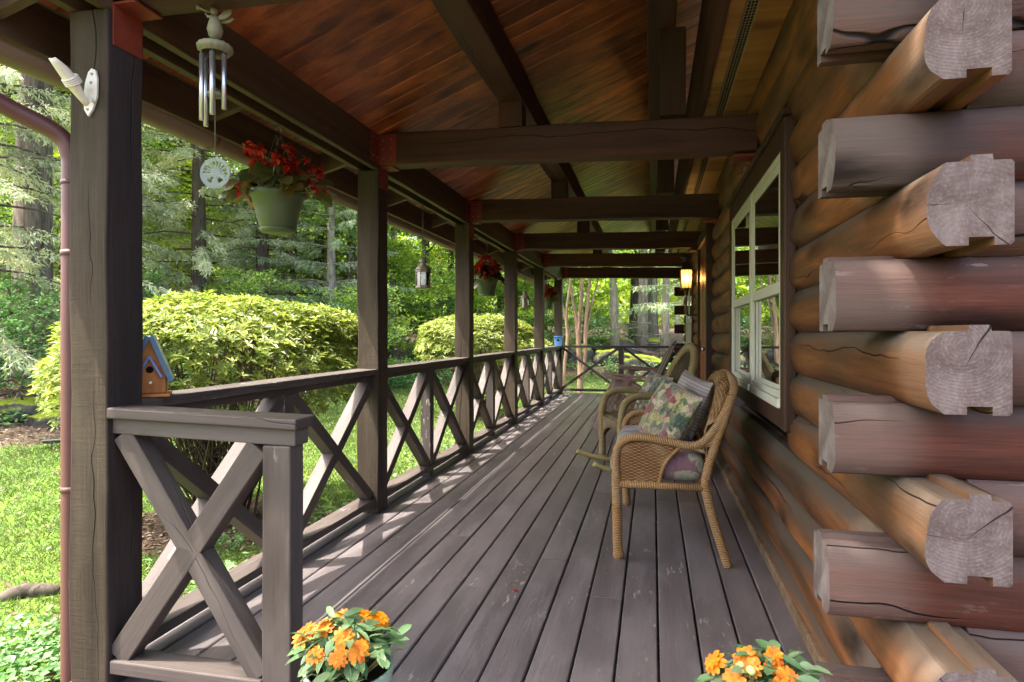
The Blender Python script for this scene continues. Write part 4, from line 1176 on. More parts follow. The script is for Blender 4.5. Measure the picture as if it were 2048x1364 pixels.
def lantern(x, y, zb, label, chain_n):
    """octagonal candle lantern hung on a chain; zb = underside"""
    t = thing('hanging_lantern', label, 'lantern', (x, y, zb), 0, 'candle lanterns hung on chains from the plate')
    r = 0.062
    b = MB()
    b.lathe([(r * 1.02, zb), (r * 1.10, zb + 0.004), (r * 1.08, zb + 0.020), (r * 0.9, zb + 0.024)], (x, y, 0), 8, None, None, False)
    b.build('base', M['antique'], t)
    b = MB()
    for k in range(8):
        a = 2 * PI * (k + 0.0) / 8
        px, py = x + r * 0.97 * math.cos(a), y + r * 0.97 * math.sin(a)
        b.tube([(px, py, zb + 0.02), (px, py, zb + 0.135)], 0.0042, 6)
    b.lathe([(r * 1.00, zb + 0.132), (r * 1.10, zb + 0.134), (r * 1.08, zb + 0.152), (r * 0.99, zb + 0.152)], (x, y, 0), 8, None, None, False, False)
    b.build('frame', M['antique'], t)
    b = MB(); b.lathe([(r * 0.93, zb + 0.024), (r * 0.93, zb + 0.132)], (x, y, 0), 8, None, None, False, False); b.build('glass', M['clear'], t)
    b = MB(); b.lathe([(0.0, zb + 0.021), (0.021, zb + 0.021), (0.021, zb + 0.075), (0.0, zb + 0.078)], (x, y, 0), 16); b.build('candle', M['candle'], t)
    b = MB()
    z = zb + 0.150
    b.lathe([(r * 1.12, z), (r * 1.05, z + 0.010), (r * 0.80, z + 0.030), (r * 0.52, z + 0.042), (r * 0.40, z + 0.046), (r * 0.36, z + 0.060), (r * 0.52, z + 0.066), (r * 0.54, z + 0.080), (r * 0.36, z + 0.094), (r * 0.12, z + 0.100), (0.001, z + 0.102)], (x, y, 0), 20)
    b.tube([(x + 0.016 * math.cos(a), y, z + 0.112 + 0.016 * math.sin(a)) for a in [2 * PI * k / 14 for k in range(14)]], 0.0028, 6, None, True)
    b.build('cap', M['antique'], t)
    b = MB(); z += 0.130
    k = 0
    top = 2.262
    while z < top - 0.02:
        h = 0.036
        pts = []
        for q in range(12):
            a = 2 * PI * q / 12
            u, v = 0.0085 * math.cos(a), h / 2 * math.sin(a)
            pts.append((x + u, y, z + h / 2 - 0.004 + v) if k % 2 else (x, y + u, z + h / 2 - 0.004 + v))
        b.tube(pts, 0.0026, 5, None, True)
        z += h - 0.0075; k += 1
    b.tube([(x, y, z - 0.002), (x, y, top + 0.004)], 0.0026, 6)
    b.build('chain', M['chain'], t)
    return t
lantern(-1.862, 4.90, 1.553, 'candle lantern hanging on a long chain between the second and third posts', 1)
lantern(-1.862, 9.12, 1.565, 'small far candle lantern hanging between the fourth and fifth posts', 1)

# --- wind chime
cx, cy = -1.44, 1.835
def Zc(py): return 1.175 + (668 - py) / 1250 * 2.107
t = thing('wind_chime', 'silver wind chime with a winged trumpeting figure and a frosted round sail', 'wind chime', (cx, cy, Zc(395)))
b = MB()
z = Zc(96)
prof = []
for k in range(48):
    a = 2 * PI * k / 48
    q = 0.056 + 0.0018 * math.cos(a * 16)
    prof.append((q * math.cos(a), q * math.sin(a)))
def ring_layer(sc, zz): return [(cx + px * sc, cy + py * sc, zz) for px, py in prof]
L = [ring_layer(0.55, z + 0.006), ring_layer(0.9, z + 0.010), ring_layer(1.0, z + 0.004), ring_layer(0.97, z - 0.010), ring_layer(0.86, z - 0.012), ring_layer(0.80, z - 0.020), ring_layer(0.76, z - 0.020), ring_layer(0.74, z - 0.006)]
n = 48
b.add([v for l in L for v in l], [(i * n + k, i * n + (k + 1) % n, (i + 1) * n + (k + 1) % n, (i + 1) * n + k) for i in range(len(L) - 1) for k in range(n)] + [tuple(range(n))], 0.5, True)
b.build('top_ring', M['verdigris'], t)
tubes = [(3.0, 250), (3.95, 245), (5.15, 237), (6.1, 222)]
for a, pb in tubes:
    b = MB(); px, py = cx + 0.041 * math.cos(a), cy + 0.041 * math.sin(a)
    b.tube([(px, py, z - 0.030), (px, py, Zc(pb))], 0.0078, 12); tb = b.build('chime_tube', M['chime_metal'], t)
    b = MB(); b.tube([(px, py, z - 0.004), (px, py, z - 0.036)], 0.0012, 5); b.build('cord', M['wire'], tb)
b = MB(); zz = Zc(190); b.lathe([(0.0, zz - 0.006), (0.024, zz - 0.006), (0.027, zz), (0.024, zz + 0.006), (0.0, zz + 0.006)], (cx, cy, 0), 20); b.build('striker', M['verdigris'], t)
b = MB(); b.tube([(cx, cy, z - 0.01), (cx, cy, Zc(322))], 0.0012, 5); b.tube([(cx, cy, z + 0.006), (cx, cy, Zc(80))], 0.0022, 5); b.tube([(cx, cy, Zc(14)), (cx, cy, 2.30)], 0.0014, 5)
b.build('cord', M['wire'], t)
# frosted disc sail with a cut-out tree
rr = 0.052; zc = Zc(346)
V2 = []
b = MB()
dirx = Vector((math.cos(R(-12.7)) , -math.sin(R(12.7)) * -1, 0)); dirx = Vector((0.985, 0.17, 0))
nrm = Vector((-0.17, 0.985, 0))
holes = []
# disc built from sectors; leaf-shaped gaps between radiating branches in the upper half, two root gaps below
def P2(a, q): return Vector((cx, cy, zc)) + dirx * (rr * q * math.cos(a)) + Vector((0, 0, 1)) * (rr * q * math.sin(a))
N = 72; rings = [0.0, 0.16, 0.30, 0.44, 0.58, 0.70, 0.80, 0.90, 1.0]
def is_hole(a, q):
    d = math.degrees(a) % 360
    if q < 0.30 or q > 0.80: return False
    if -20 < ((d + 180) % 360) - 180 < 200 and not (200 < d < 340): return (d // 10) % 2 == 1 and q > 0.32 or ((d // 5) % 4 == 0 and q > 0.62)
    if 222 < d < 250 or 290 < d < 318: return 0.34 < q < 0.66
    return False
for side in (-1, 1):
    for i in range(len(rings) - 1):
        for k in range(N):
            a0, a1 = 2 * PI * k / N, 2 * PI * (k + 1) / N
            if is_hole((a0 + a1) / 2, (rings[i] + rings[i + 1]) / 2): continue
            b.add([P2(a0, rings[i]) + nrm * 0.0013 * side, P2(a0, rings[i + 1]) + nrm * 0.0013 * side, P2(a1, rings[i + 1]) + nrm * 0.0013 * side, P2(a1, rings[i]) + nrm * 0.0013 * side], [(0, 1, 2, 3)], 0.5)
for k in range(N):
    a0, a1 = 2 * PI * k / N, 2 * PI * (k + 1) / N
    b.add([P2(a0, 1) + nrm * 0.0013, P2(a1, 1) + nrm * 0.0013, P2(a1, 1) - nrm * 0.0013, P2(a0, 1) - nrm * 0.0013], [(0, 1, 2, 3)], 0.5)
b.build('sail_disc', M['frost'], t)
# winged figure with a trumpet, in profile
fx, fz = cx, Zc(50)
g = MB()
def along(u, v, w=0.0): return Vector((fx, cy, fz)) + dirx * u + Vector((0, 0, 1)) * v + nrm * w
body = [(0.006, -0.050), (0.020, -0.038), (0.026, -0.018), (0.021, 0.004), (0.017, 0.018), (0.012, 0.028), (0.006, 0.032)]
g.lathe(body, (fx, cy, fz), 18)
hd = along(-0.003, 0.044)
g.lathe([(0.001, -0.013), (0.009, -0.010), (0.0135, 0.0), (0.010, 0.010), (0.001, 0.0135)], tuple(hd), 14)
g.tube([along(0.004, 0.022, -0.012), along(-0.016, 0.020, -0.016), along(-0.026, 0.034, -0.012)], [0.0055, 0.0045, 0.0035], 8)
g.tube([along(-0.012, 0.036, -0.010), along(-0.030, 0.044, -0.011), along(-0.046, 0.052, -0.012)], [0.0022, 0.003, 0.0045], 8)
g.tube([along(-0.046, 0.052, -0.012), along(-0.053, 0.055, -0.012)], [0.0045, 0.010], 10)
g.tube([along(-0.004, -0.048), along(0.002, -0.058), along(0.000, -0.064)], [0.006, 0.005, 0.003], 8)
fig = g.build('figure', M['verdigris'], t)
for (d1, L1, W1, ww) in (((0.80, 0.60), 0.062, 0.024, 0.006), ((1.0, 0.12), 0.056, 0.026, 0.008), ((0.92, 0.35), 0.058, 0.022, -0.004)):
    wv = MB(); blade(wv, along(0.006, 0.016, ww), dirx * d1[0] + Vector((0, 0, 1)) * d1[1], L1, W1, PI / 2, 0.0, 0.5, 0.15); wv.build('wing', M['verdigris'], fig, 0, None, 0.003)

# --- white flag pole bracket on the nearest post
t = thing('flagpole_bracket', 'cream white metal flagpole bracket screwed to the nearest post', 'flag bracket', (-1.825, 1.70, 1.97))
yf = 1.7095
b = MB()
pl = [(-1.826, 1.862), (-1.808, 1.885), (-1.792, 1.925), (-1.790, 1.985), (-1.797, 2.012), (-1.812, 2.020), (-1.826, 2.008), (-1.838, 1.975), (-1.846, 1.925), (-1.842, 1.885)]
b.prism([(p[0] + 0.01, p[1] + 0.03) for p in pl][::1], 'y', yf - 0.009, yf)
b.build('plate', M['white_metal'], t, 0.002)
b = MB()
p0 = Vector((-1.822, yf - 0.006, 1.935)); p1 = Vector((-1.822, yf - 0.118, 2.045))
ax = (p1 - p0).normalized()
s_ = Vector((1, 0, 0)); n_ = s_.cross(ax).normalized()
if n_.z < 0: n_ = -n_
rows = []
for i in range(11):
    q = i / 10; c = p0 + (p1 - p0) * q; row = []
    half = (0.42 + 0.10 * min(1, q * 2.2)) * PI if q < 0.62 else (0.52 - 0.30 * ((q - 0.62) / 0.38) ** 1.5) * PI
    rad_ = 0.009 + 0.011 * min(1.0, q * 2.4)
    for j in range(15):
        a = -half + 2 * half * j / 14
        row.append(c + s_ * math.sin(a) * rad_ - n_ * math.cos(a) * rad_)
    rows.append(row)
b.grid(rows); b.build('socket', M['white_metal'], t, 0, None, 0.0045)
b = MB(); c = p0 + (p1 - p0) * 0.50
for off in (-0.010, -0.004, 0.002, 0.008): b.tube([c + ax * off + (s_ * math.cos(a) + n_ * math.sin(a)) * 0.0225 for a in [2 * PI * k / 24 for k in range(24)]], 0.0042, 8, None, True)
b.tube([p0 + n_ * 0.006, p0 + n_ * 0.006 + Vector((0.030, -0.012, 0.006))], 0.005, 8)
b.build('ring', M['white_metal'], t)
b = MB()
for (px, pz) in ((-1.800, 2.03), (-1.817, 1.915), (-1.790, 1.935), (-1.803, 2.002)): b.tube([(px, yf - 0.0095, pz), (px, yf - 0.012, pz)], 0.0045, 8)
b.build('screw', M['bolt'], t)

# --- orange birdhouse with mosaic roof, by the nearest post
t = thing('birdhouse', 'orange wooden birdhouse with a steep blue mosaic roof, next to the nearest post', 'birdhouse', (-1.815, 1.965, 0.947), R(38))
L_ = wm(t)
w, h, hp, dp = 0.052, 0.085, 0.215, 0.10
b = MB()
poly = [(-w, 0.012), (w, 0.012), (w, h), (0, hp), (-w, h)]
vs = [L_ @ Vector((p[0], -dp / 2, p[1])) for p in poly] + [L_ @ Vector((p[0], dp / 2, p[1])) for p in poly]
b.add(vs, [(0, 1, 2, 3, 4), (9, 8, 7, 6, 5)] + [(i, 5 + i, 5 + (i + 1) % 5, (i + 1) % 5) for i in range(5)])
b.build('body', M['house_wood'], t, 0.003)
b = MB(); b.box(-w - 0.012, w + 0.014, -dp / 2 - 0.022, dp / 2 + 0.012, 0.0, 0.011, L_); b.build('base', M['house_wood'], t, 0.002)
sl = math.atan2(hp - h, w)
for s in (-1, 1):
    for nm, y0, y1, mm, th0, th1 in (('roof', -dp / 2 - 0.022, dp / 2 + 0.02, M['tiles'], 0.004, 0.011), ('roof_edge', -dp / 2 - 0.026, -dp / 2 - 0.0225, M['house_blue'], -0.002, 0.013)):
        b = MB()
        d = Vector((s * w, 0, h - hp)).normalized(); nn_ = Vector((s * (hp - h), 0, w)).normalized()
        a = Vector((0, 0, hp)); e = a + d * ((Vector((w, 0, h - hp))).length + 0.034)
        q = [a + nn_ * th0, e + nn_ * th0, e + nn_ * th1, a + nn_ * th1 + Vector((0, 0, 0.004))]
        vs = [L_ @ Vector((p.x, y0, p.z)) for p in q] + [L_ @ Vector((p.x, y1, p.z)) for p in q]
        b.add(vs, [(0, 1, 2, 3), (7, 6, 5, 4)] + [(i, 4 + i, 4 + (i + 1) % 4, (i + 1) % 4) for i in range(4)])
        b.build(nm, mm, t, 0.001)
    b = MB(); 
    bar('porch_strip', L_ @ Vector((0, -dp / 2 - 0.010, 0.146)), L_ @ Vector((s * 0.040, -dp / 2 - 0.010, 0.070)), 0.020, 0.009, M['house_porch'], t, L_.to_3x3() @ Vector((s * 0.076, 0, 0.04)), 0.002)
b = MB(); b.lathe([(0.0, 0.0), (0.0125, 0.0)], (0, 0, 0), 20, None, L_ @ Matrix.Translation((0.0, -dp / 2 - 0.0015, 0.098)) @ Matrix.Rotation(PI / 2, 4, 'X'), False, False); b.build('hole', M['hole'], t)
b = MB(); b.tube([L_ @ Vector((0.004, -dp / 2, 0.052)), L_ @ Vector((0.004, -dp / 2 - 0.020, 0.052))], 0.0048, 10); b.build('perch', M['candle'], t)

# --- small bright blue birdhouse at the far corner
t = thing('birdhouse', 'small bright blue box birdhouse on the rail at the far corner post', 'birdhouse', (-1.80, 12.06, 0.947), R(8))
L_ = wm(t)
b = MB(); b.box(-0.07, 0.07, -0.06, 0.06, 0.0, 0.17, L_); b.build('body', M['blue_box'], t, 0.004)
b = MB(); b.box(-0.085, 0.085, -0.085, 0.07, 0.1705, 0.185, L_); b.build('roof', M['blue_box'], t, 0.003)
b = MB(); b.lathe([(0.0, 0.0), (0.021, 0.0)], (0, 0, 0), 18, None, L_ @ Matrix.Translation((0.0, -0.0615, 0.105)) @ Matrix.Rotation(PI / 2, 4, 'X'), False, False); b.build('hole', M['hole'], t)
b = MB(); b.tube([L_ @ Vector((0, -0.06, 0.06)), L_ @ Vector((0, -0.085, 0.06))], 0.005, 8); b.build('perch', M['candle'], t)

# --- wall lantern, lit
lx, ly, lz = 0.415, 8.30, 1.915
t = thing('wall_lantern', 'lit brass wall lantern with amber glass glowing beside the door', 'wall lamp', (lx, ly, lz))
hw = 0.072
b = MB()
zb, zt = lz - 0.155, lz + 0.075
for sx in (-1, 1):
    for sy in (-1, 1):
        b.tube([(lx + sx * hw * 0.86, ly + sy * hw * 0.86, zb), (lx + sx * hw, ly + sy * hw, zt)], 0.006, 6)
b.box(lx - hw * 0.95, lx + hw * 0.95, ly - hw * 0.95, ly + hw * 0.95, zb - 0.016, zb)
b.box(lx - hw * 1.06, lx + hw * 1.06, ly - hw * 1.06, ly + hw * 1.06, zt, zt + 0.010)
for sx in (-1, 1): b.tube([(lx + sx * hw * 0.3, ly - hw * 0.96, zb), (lx + sx * hw * 0.33, ly - hw * 1.0, zt)], 0.0028, 5)
for zz in (0.33, 0.66): b.tube([(lx - hw * 0.94, ly - hw * 0.95, zb + (zt - zb) * zz), (lx + hw * 0.94, ly - hw * 0.95, zb + (zt - zb) * zz)], 0.0028, 5)
b.build('frame', M['brass'], t)
b = MB(); b.lathe([(hw * 1.45, zt + 0.010), (hw * 0.62, zt + 0.105), (hw * 0.60, zt + 0.11)], (lx, ly, 0), 4, None, Matrix.Rotation(PI / 4, 4, 'Z'), False); b.build('roof', M['brass'], t)
b = MB(); b.lathe([(hw * 0.55, zt + 0.108), (hw * 0.55, zt + 0.155), (hw * 1.05, zt + 0.166), (hw * 0.9, zt + 0.178), (hw * 0.45, zt + 0.196), (0.002, zt + 0.205)], (lx, ly, 0), 16); b.build('chimney_cap', M['black_metal'], t)
b = MB()
b.lathe([(0.002, zb - 0.075), (0.020, zb - 0.070), (0.030, zb - 0.045), (0.034, zb - 0.017)], (lx, ly, 0), 14)
b.tube(bez([(lx, ly, zb - 0.065), (lx, ly, zb - 0.16), (lx, ly, zb - 0.30), (lx + 0.03, ly, zb - 0.345), (0.565, ly, zb - 0.34)], 6), 0.011, 8)
b.box(0.555, 0.580, ly - 0.05, ly + 0.05, zb - 0.42, zb - 0.24)
b.build('bracket', M['brass'], t)
b = MB()
for s in (-1, 1):
    b.add([(lx - hw * 0.84, ly + s * hw * 0.86, zb), (lx + hw * 0.84, ly + s * hw * 0.86, zb), (lx + hw * 0.98, ly + s * hw, zt), (lx - hw * 0.98, ly + s * hw, zt)], [(0, 1, 2, 3)])
    b.add([(lx + s * hw * 0.86, ly - hw * 0.84, zb), (lx + s * hw * 0.86, ly + hw * 0.84, zb), (lx + s * hw, ly + hw * 0.98, zt), (lx + s * hw, ly - hw * 0.98, zt)], [(0, 1, 2, 3)])
b.build('glass', M['amber'], t)
b = MB(); b.lathe([(0.002, zb + 0.09), (0.022, zb + 0.105), (0.026, zb + 0.125), (0.018, zb + 0.15), (0.002, zb + 0.162)], (lx, ly, 0), 14); b.build('bulb', M['bulb'], t)
b = MB(); b.tube([(lx, ly, zb), (lx, ly, zb + 0.092)], 0.016, 10); b.build('bulb_socket', M['candle'], t)

# --- pots of orange zinnias on the front deck edge
def zinnia_pot(x, y, rimz, rad, label, seed, nf, spread, hh):
    rs = random.Random(seed)
    t = thing('flower_pot', label, 'flower pot', (x, y, 0.001), 0, 'pots of orange zinnias at the porch front')
    b = MB()
    b.lathe([(rad * 0.72, 0.001), (rad * 0.93, rimz - 0.045), (rad * 0.95, rimz - 0.043), (rad * 1.0, rimz - 0.004), (rad * 0.995, rimz), (rad * 0.93, rimz), (rad * 0.90, rimz - 0.04)], (x, y, 0), 36)
    b.build('pot', M['pot_mint'], t)
    b = MB(); b.lathe([(0.0, rimz - 0.022), (rad * 0.90, rimz - 0.03)], (x, y, 0), 24, None, None, True, False); b.build('soil', M['peat'], t)
    lv = MB(); st = MB(); pe = MB(); ey = MB(); bu = MB()
    def head(c, axis, r, open_=0.15):
        dd, s_, n_ = frame_from(axis)
        for ring, (nn, rr, lift) in enumerate(((11, r, open_ * 0.5 - 0.05), (9, r * 0.74, open_ * 0.5 + 0.22))):
            for k in range(nn):
                an = 2 * PI * k / nn + ring * 0.35 + rs.uniform(-0.12, 0.12)
                rad_d = s_ * math.cos(an) + n_ * math.sin(an)
                d = rad_d + dd * (lift + rs.uniform(-0.12, 0.12))
                nrm_ = dd
                d = d.normalized(); sd_ = dd.cross(d).normalized()
                blade(pe, c + dd * 0.0025 * ring, d, rr * rs.uniform(0.9, 1.1), rr * 0.42, 0, 0.16, rs.random() * (0.85 if ring == 0 else 0.6), 0.10, True, (d, sd_, d.cross(sd_)))
        ey.lathe([(0.0, 0.0), (r * 0.22, 0.001), (r * 0.20, r * 0.14), (r * 0.06, r * 0.20)], tuple(c), 10, None, frame_matrix(dd, s_, n_))
    for i in range(nf):
        a = 2 * PI * i / nf + rs.uniform(-0.5, 0.5); q = (rs.uniform(0.35, 1.0)) if i > 1 else 0.15
        h = hh * (1.0 - 0.42 * q ** 2) * rs.uniform(0.75, 1.1)
        c = Vector((x + rad * spread * q * math.cos(a), y + rad * spread * q * math.sin(a), rimz + h))
        axis = Vector((math.cos(a) * q * 0.75 - x * 0.25, math.sin(a) * q * 0.75 - 0.55, 0.75))
        st.tube(bez([(x + rad * 0.3 * q * math.cos(a), y + rad * 0.3 * q * math.sin(a), rimz - 0.02), (x + rad * 0.8 * q * math.cos(a), y + rad * 0.8 * q * math.sin(a), rimz + h * 0.5), tuple(c)], 4), 0.0025, 5, 0.5, False, False)
        head(c, axis, rs.uniform(0.022, 0.032), rs.uniform(0.0, 0.3))
        for j in range(2):
            la = a + rs.uniform(-1, 1)
            cc = c.lerp(Vector((x, y, rimz)), rs.uniform(0.12, 0.5))
            blade(lv, cc, (math.cos(la), math.sin(la), rs.uniform(0.0, 0.7)), rs.uniform(0.05, 0.075), rs.uniform(0.022, 0.032), rs.uniform(-0.5, 0.5), 0.3, rs.random(), 0.3)
    for i in range(int(nf * 6.5)):
        a = rs.uniform(0, 2 * PI); q = rs.uniform(0.05, 1.08)
        h = hh * 1.02 * (1 - 0.55 * q ** 2) * rs.uniform(0.35, 1.12)
        c = Vector((x + rad * spread * q * math.cos(a), y + rad * spread * q * math.sin(a), rimz + h))
        for s in (0, 1):
            la = a + s * PI * rs.uniform(0.7, 1.2) + rs.uniform(-0.6, 0.6)
            blade(lv, c, (math.cos(la), math.sin(la), rs.uniform(-0.35, 0.75)), rs.uniform(0.035, 0.068), rs.uniform(0.016, 0.028), rs.uniform(-0.6, 0.6), 0.35, rs.random(), 0.3)
        if i % 3 == 0: st.tube([(x + rad * 0.4 * q * math.cos(a), y + rad * 0.4 * q * math.sin(a), rimz - 0.02), tuple(c)], 0.0022, 5, 0.5, False, False)
    for i in range(4):
        a = rs.uniform(0, 2 * PI); q = rs.uniform(0.5, 1.1)
        c = Vector((x + rad * spread * q * math.cos(a), y + rad * spread * q * math.sin(a), rimz + hh * (1.15 - 0.55 * q)))
        st.tube([(x + rad * 0.4 * q * math.cos(a), y + rad * 0.4 * q * math.sin(a), rimz), tuple(c)], 0.0022, 5, 0.5, False, False)
        bu.lathe([(0.001, -0.008), (0.007, -0.004), (0.009, 0.003), (0.005, 0.008), (0.001, 0.009)], tuple(c), 10)
    lv.build('leaves', M['zinnia_leaf'], t); st.build('stems', M['stem'], t); pe.build('petals', M['zinnia'], t); ey.build('flower_eye', M['zinnia_eye'], t); bu.build('bud', M['bud'], t)
    return t
def frame_matrix(d, s, n):
    return Matrix(((s.x, n.x, d.x, 0), (s.y, n.y, d.y, 0), (s.z, n.z, d.z, 0), (0, 0, 0, 1)))
zinnia_pot(-0.752, 1.455, 0.335, 0.112, 'pale green pot of orange zinnias standing against the chipped end railing', 4, 15, 1.22, 0.105)
zinnia_pot(0.245, 1.470, 0.345, 0.115, 'pot of orange zinnias standing by the log wall corner', 9, 13, 1.0, 0.12)

# small fallen things on the deck
b = MB(); blade(b, (-0.62, 2.78, 0.004), (1, 0.3, 0.1), 0.022, 0.014, 0.2, 0.2, 0.3, 0.2, True)
tag(b.build('fallen_petal', M['begonia']), 'single red petal fallen on the open deck boards', 'petal')
b = MB()
for i in range(60):
    px, py = random.uniform(-1.6, 0.5), random.uniform(2.0, 9.5)
    a = random.uniform(0, 2 * PI)
    blade(b, (px, py, 0.004), (math.cos(a), math.sin(a), 0.05), random.uniform(0.008, 0.022), random.uniform(0.003, 0.007), random.uniform(-0.3, 0.3), 0.1)
tag(b.build('leaf_bits', M['litter']), 'scattered tiny dry leaf bits lying over the deck boards', 'leaf bits', None, 'stuff')
# ------------------------------------------------------------------ ground
def sstep(x, a, b):
    q = np.clip((x - a) / (b - a), 0, 1); return q * q * (3 - 2 * q)
def wobble(x, y):
    return 0.7 * np.sin(x * 0.55 + 1.3) * np.cos(y * 0.47) + 0.45 * np.sin(x * 1.3 + y * 0.9) + 0.25 * np.sin(x * 2.9 - y * 2.3 + 1)
def bank(x, y):
    """distance beyond the lawn's edge"""
    return np.maximum(-8.7 - x, y - 23.6) + 0.6 * wobble(x, y)
def gz(x, y):
    x = np.asarray(x, dtype=float); y = np.asarray(y, dtype=float)
    e = bank(x, y)
    z = -0.45 + 2.6 * (1 - np.exp(-np.maximum(e, 0) * 0.075)) 
    z = z + 0.025 * wobble(x * 2.1, y * 2.1) * sstep(np.hypot(x, y), 2, 6)
    return np.where(x > -1.9, np.minimum(z, np.where(y < 13, -0.46, z)), z)
def axis_pts(lo, d0, d1, hi, step):
    core = np.arange(d0, d1 + 1e-6, step)
    a = d0 - np.geomspace(step, d0 - lo, 26)[::-1]; c = d1 + np.geomspace(step, hi - d1, 26)
    return np.concatenate([a, core, c])
gx = axis_pts(-420, -26, 8, 420, 0.25); gy = axis_pts(-420, -2, 36, 420, 0.25)
GX, GY = np.meshgrid(gx, gy)
GZ = gz(GX, GY)
V = np.stack([GX, GY, GZ], -1).reshape(-1, 3)
nx, ny = len(gx), len(gy)
I = np.arange(nx * ny).reshape(ny, nx)
F = np.stack([I[:-1, :-1], I[:-1, 1:], I[1:, 1:], I[1:, :-1]], -1).reshape(-1, 4)
me = np_mesh('ground', V, F, None, True)
def litter(x, y):
    e = bank(x, y)
    l = sstep(e, -0.6, 0.9)
    bed = sstep(x, -3.3, -2.5) * (1 - sstep(y, 12.5, 13.5)) * 0.85
    sh1 = 1 - sstep(np.hypot((x + 3.7), (y - 4.7)), 0.5, 1.2)
    sh2 = 1 - sstep(np.hypot((x + 3.45), (y - 11.8)), 0.4, 1.0)
    return np.clip(np.maximum.reduce([l, bed, sh1 * 0.8, sh2 * 0.7]), 0, 1)
a = me.attributes.new('litter', 'FLOAT', 'POINT'); a.data.foreach_set('value', litter(V[:, 0], V[:, 1]).astype(np.float32))
me.materials.append(M['ground'])
gnd = bpy.data.objects.new('ground', me); COL.objects.link(gnd); tag(gnd, kind='structure')

# ------------------------------------------------------------------ leaf clouds
def unit(v): return v / np.maximum(np.linalg.norm(v, axis=-1, keepdims=True), 1e-9)
def cards(P, D, L, W, g, fold=0.18):
    """kite-shaped leaves: P base points, D directions, arrays L, W"""
    n = len(P); D = unit(D)
    up = unit(g.normal(size=(n, 3)))
    S = unit(np.cross(D, up)); N = np.cross(S, D)
    L = np.broadcast_to(L, n)[:, None]; W = np.broadcast_to(W, n)[:, None]
    a = P; c = P + D * L
    m = P + D * L * 0.48 + N * W * fold
    V = np.stack([a, m + S * W * 0.5, c, m - S * W * 0.5], 1).reshape(-1, 3)
    F = np.arange(n * 4).reshape(n, 4)
    return V, F
def flat_cards(P, D, L, W, g, tilt=0.35, fold=0.15):
    """leaves whose faces look mostly upward"""
    n = len(P); D = unit(D)
    up = unit(np.array([0, 0, 1.0]) + g.normal(size=(n, 3)) * tilt)
    S = unit(np.cross(D, up)); N = np.cross(S, D)
    L = np.broadcast_to(L, n)[:, None]; W = np.broadcast_to(W, n)[:, None]
    m = P + D * L * 0.5 + N * W * fold
    V = np.stack([P, m + S * W * 0.5, P + D * L, m - S * W * 0.5], 1).reshape(-1, 3)
    return V, np.arange(n * 4).reshape(n, 4)
def mesh_of(mb, name, m):
    o = mb.build(name, m); me = o.data; bpy.data.objects.remove(o); return me
def leaf_mesh(name, V, F, r, m):
    me = np_mesh(name, V, F, r); me.materials.append(m); return me

def broad_tree(seed, H, lo, rad, nleaf, leaf, tr, bark, leafm, lean=0.03, flat=0.45, twigs=True):
    g = np.random.default_rng(seed); rs = random.Random(seed)
    b = MB()
    n = 9; path = []; ph = rs.uniform(0, 6)
    for i in range(n):
        q = i / (n - 1)
        path.append((lean * H * q + 0.06 * math.sin(ph + q * 5), 0.05 * H * lean * math.sin(ph * 2 + q * 4) * 4, -0.3 + (H + 0.3) * q))
    b.tube(path, [tr * (1.35 if i == 0 else 1.0 - 0.86 * (i / (n - 1))) for i in range(n)], 10)
    C = []
    nl = rs.randint(13, 17)
    for k in range(nl):
        q = (k + 0.5) / nl
        z = lo + (H * 0.97 - lo) * q
        base = Vector(path[min(n - 1, int((z + 0.3) / (H + 0.3) * (n - 1)))]); base.z = z
        a = k * 2.4 + rs.uniform(-0.4, 0.4)
        ln = rad * (0.55 + 0.45 * math.sin(PI * (0.18 + 0.75 * q))) * rs.uniform(0.7, 1.15)
        el = rs.uniform(0.0, 0.45) + 0.5 * q
        d = Vector((math.cos(a) * math.cos(el), math.sin(a) * math.cos(el), math.sin(el)))
        p1 = base + d * ln * 0.5 + Vector((0, 0, 0.05 * ln)); p2 = base + d * ln + Vector((0, 0, -0.06 * ln))
        r0 = tr * (0.42 - 0.25 * q)
        b.tube(bez([base, p1, p2], 4), [r0 * (1 - 0.85 * i / 8) for i in range(9)], 6)
        for j in range(9):
            s = rs.uniform(0.28, 1.05)
            c = base.lerp(p1, min(1, s * 2)) if s < 0.5 else p1.lerp(p2, s * 2 - 1)
            off = Vector((rs.gauss(0, 1), rs.gauss(0, 1), rs.gauss(0, 0.45))) * (0.24 * ln * (0.4 + s * 0.6))
            t_ = c + off
            if twigs: b.tube([c, c.lerp(t_, 0.5) + Vector((0, 0, 0.04)), t_], [0.018, 0.012, 0.006], 4, None, False, False)
            C.append(tuple(t_))
    C = np.array(C)
    w = g.uniform(0.25, 1.6, len(C)); idx = g.choice(len(C), nleaf, p=w / w.sum())
    sg = rad * 0.135
    P = C[idx] + g.normal(size=(nleaf, 3)) * np.array([sg, sg, sg * flat])
    D = g.normal(size=(nleaf, 3)) * np.array([1, 1, 0.4]) + np.array([0, 0, -0.25])
    L = leaf * g.uniform(0.65, 1.3, nleaf)
    V, F = flat_cards(P, D, L, L * 0.62, g, 0.5)
    clump = g.uniform(0, 1, len(C))[idx]
    r = np.clip(0.55 * clump + 0.45 * g.uniform(0, 1, nleaf), 0, 0.999)
    return mesh_of(b, 'trunk', bark), leaf_mesh('crown', V, F, r, leafm)

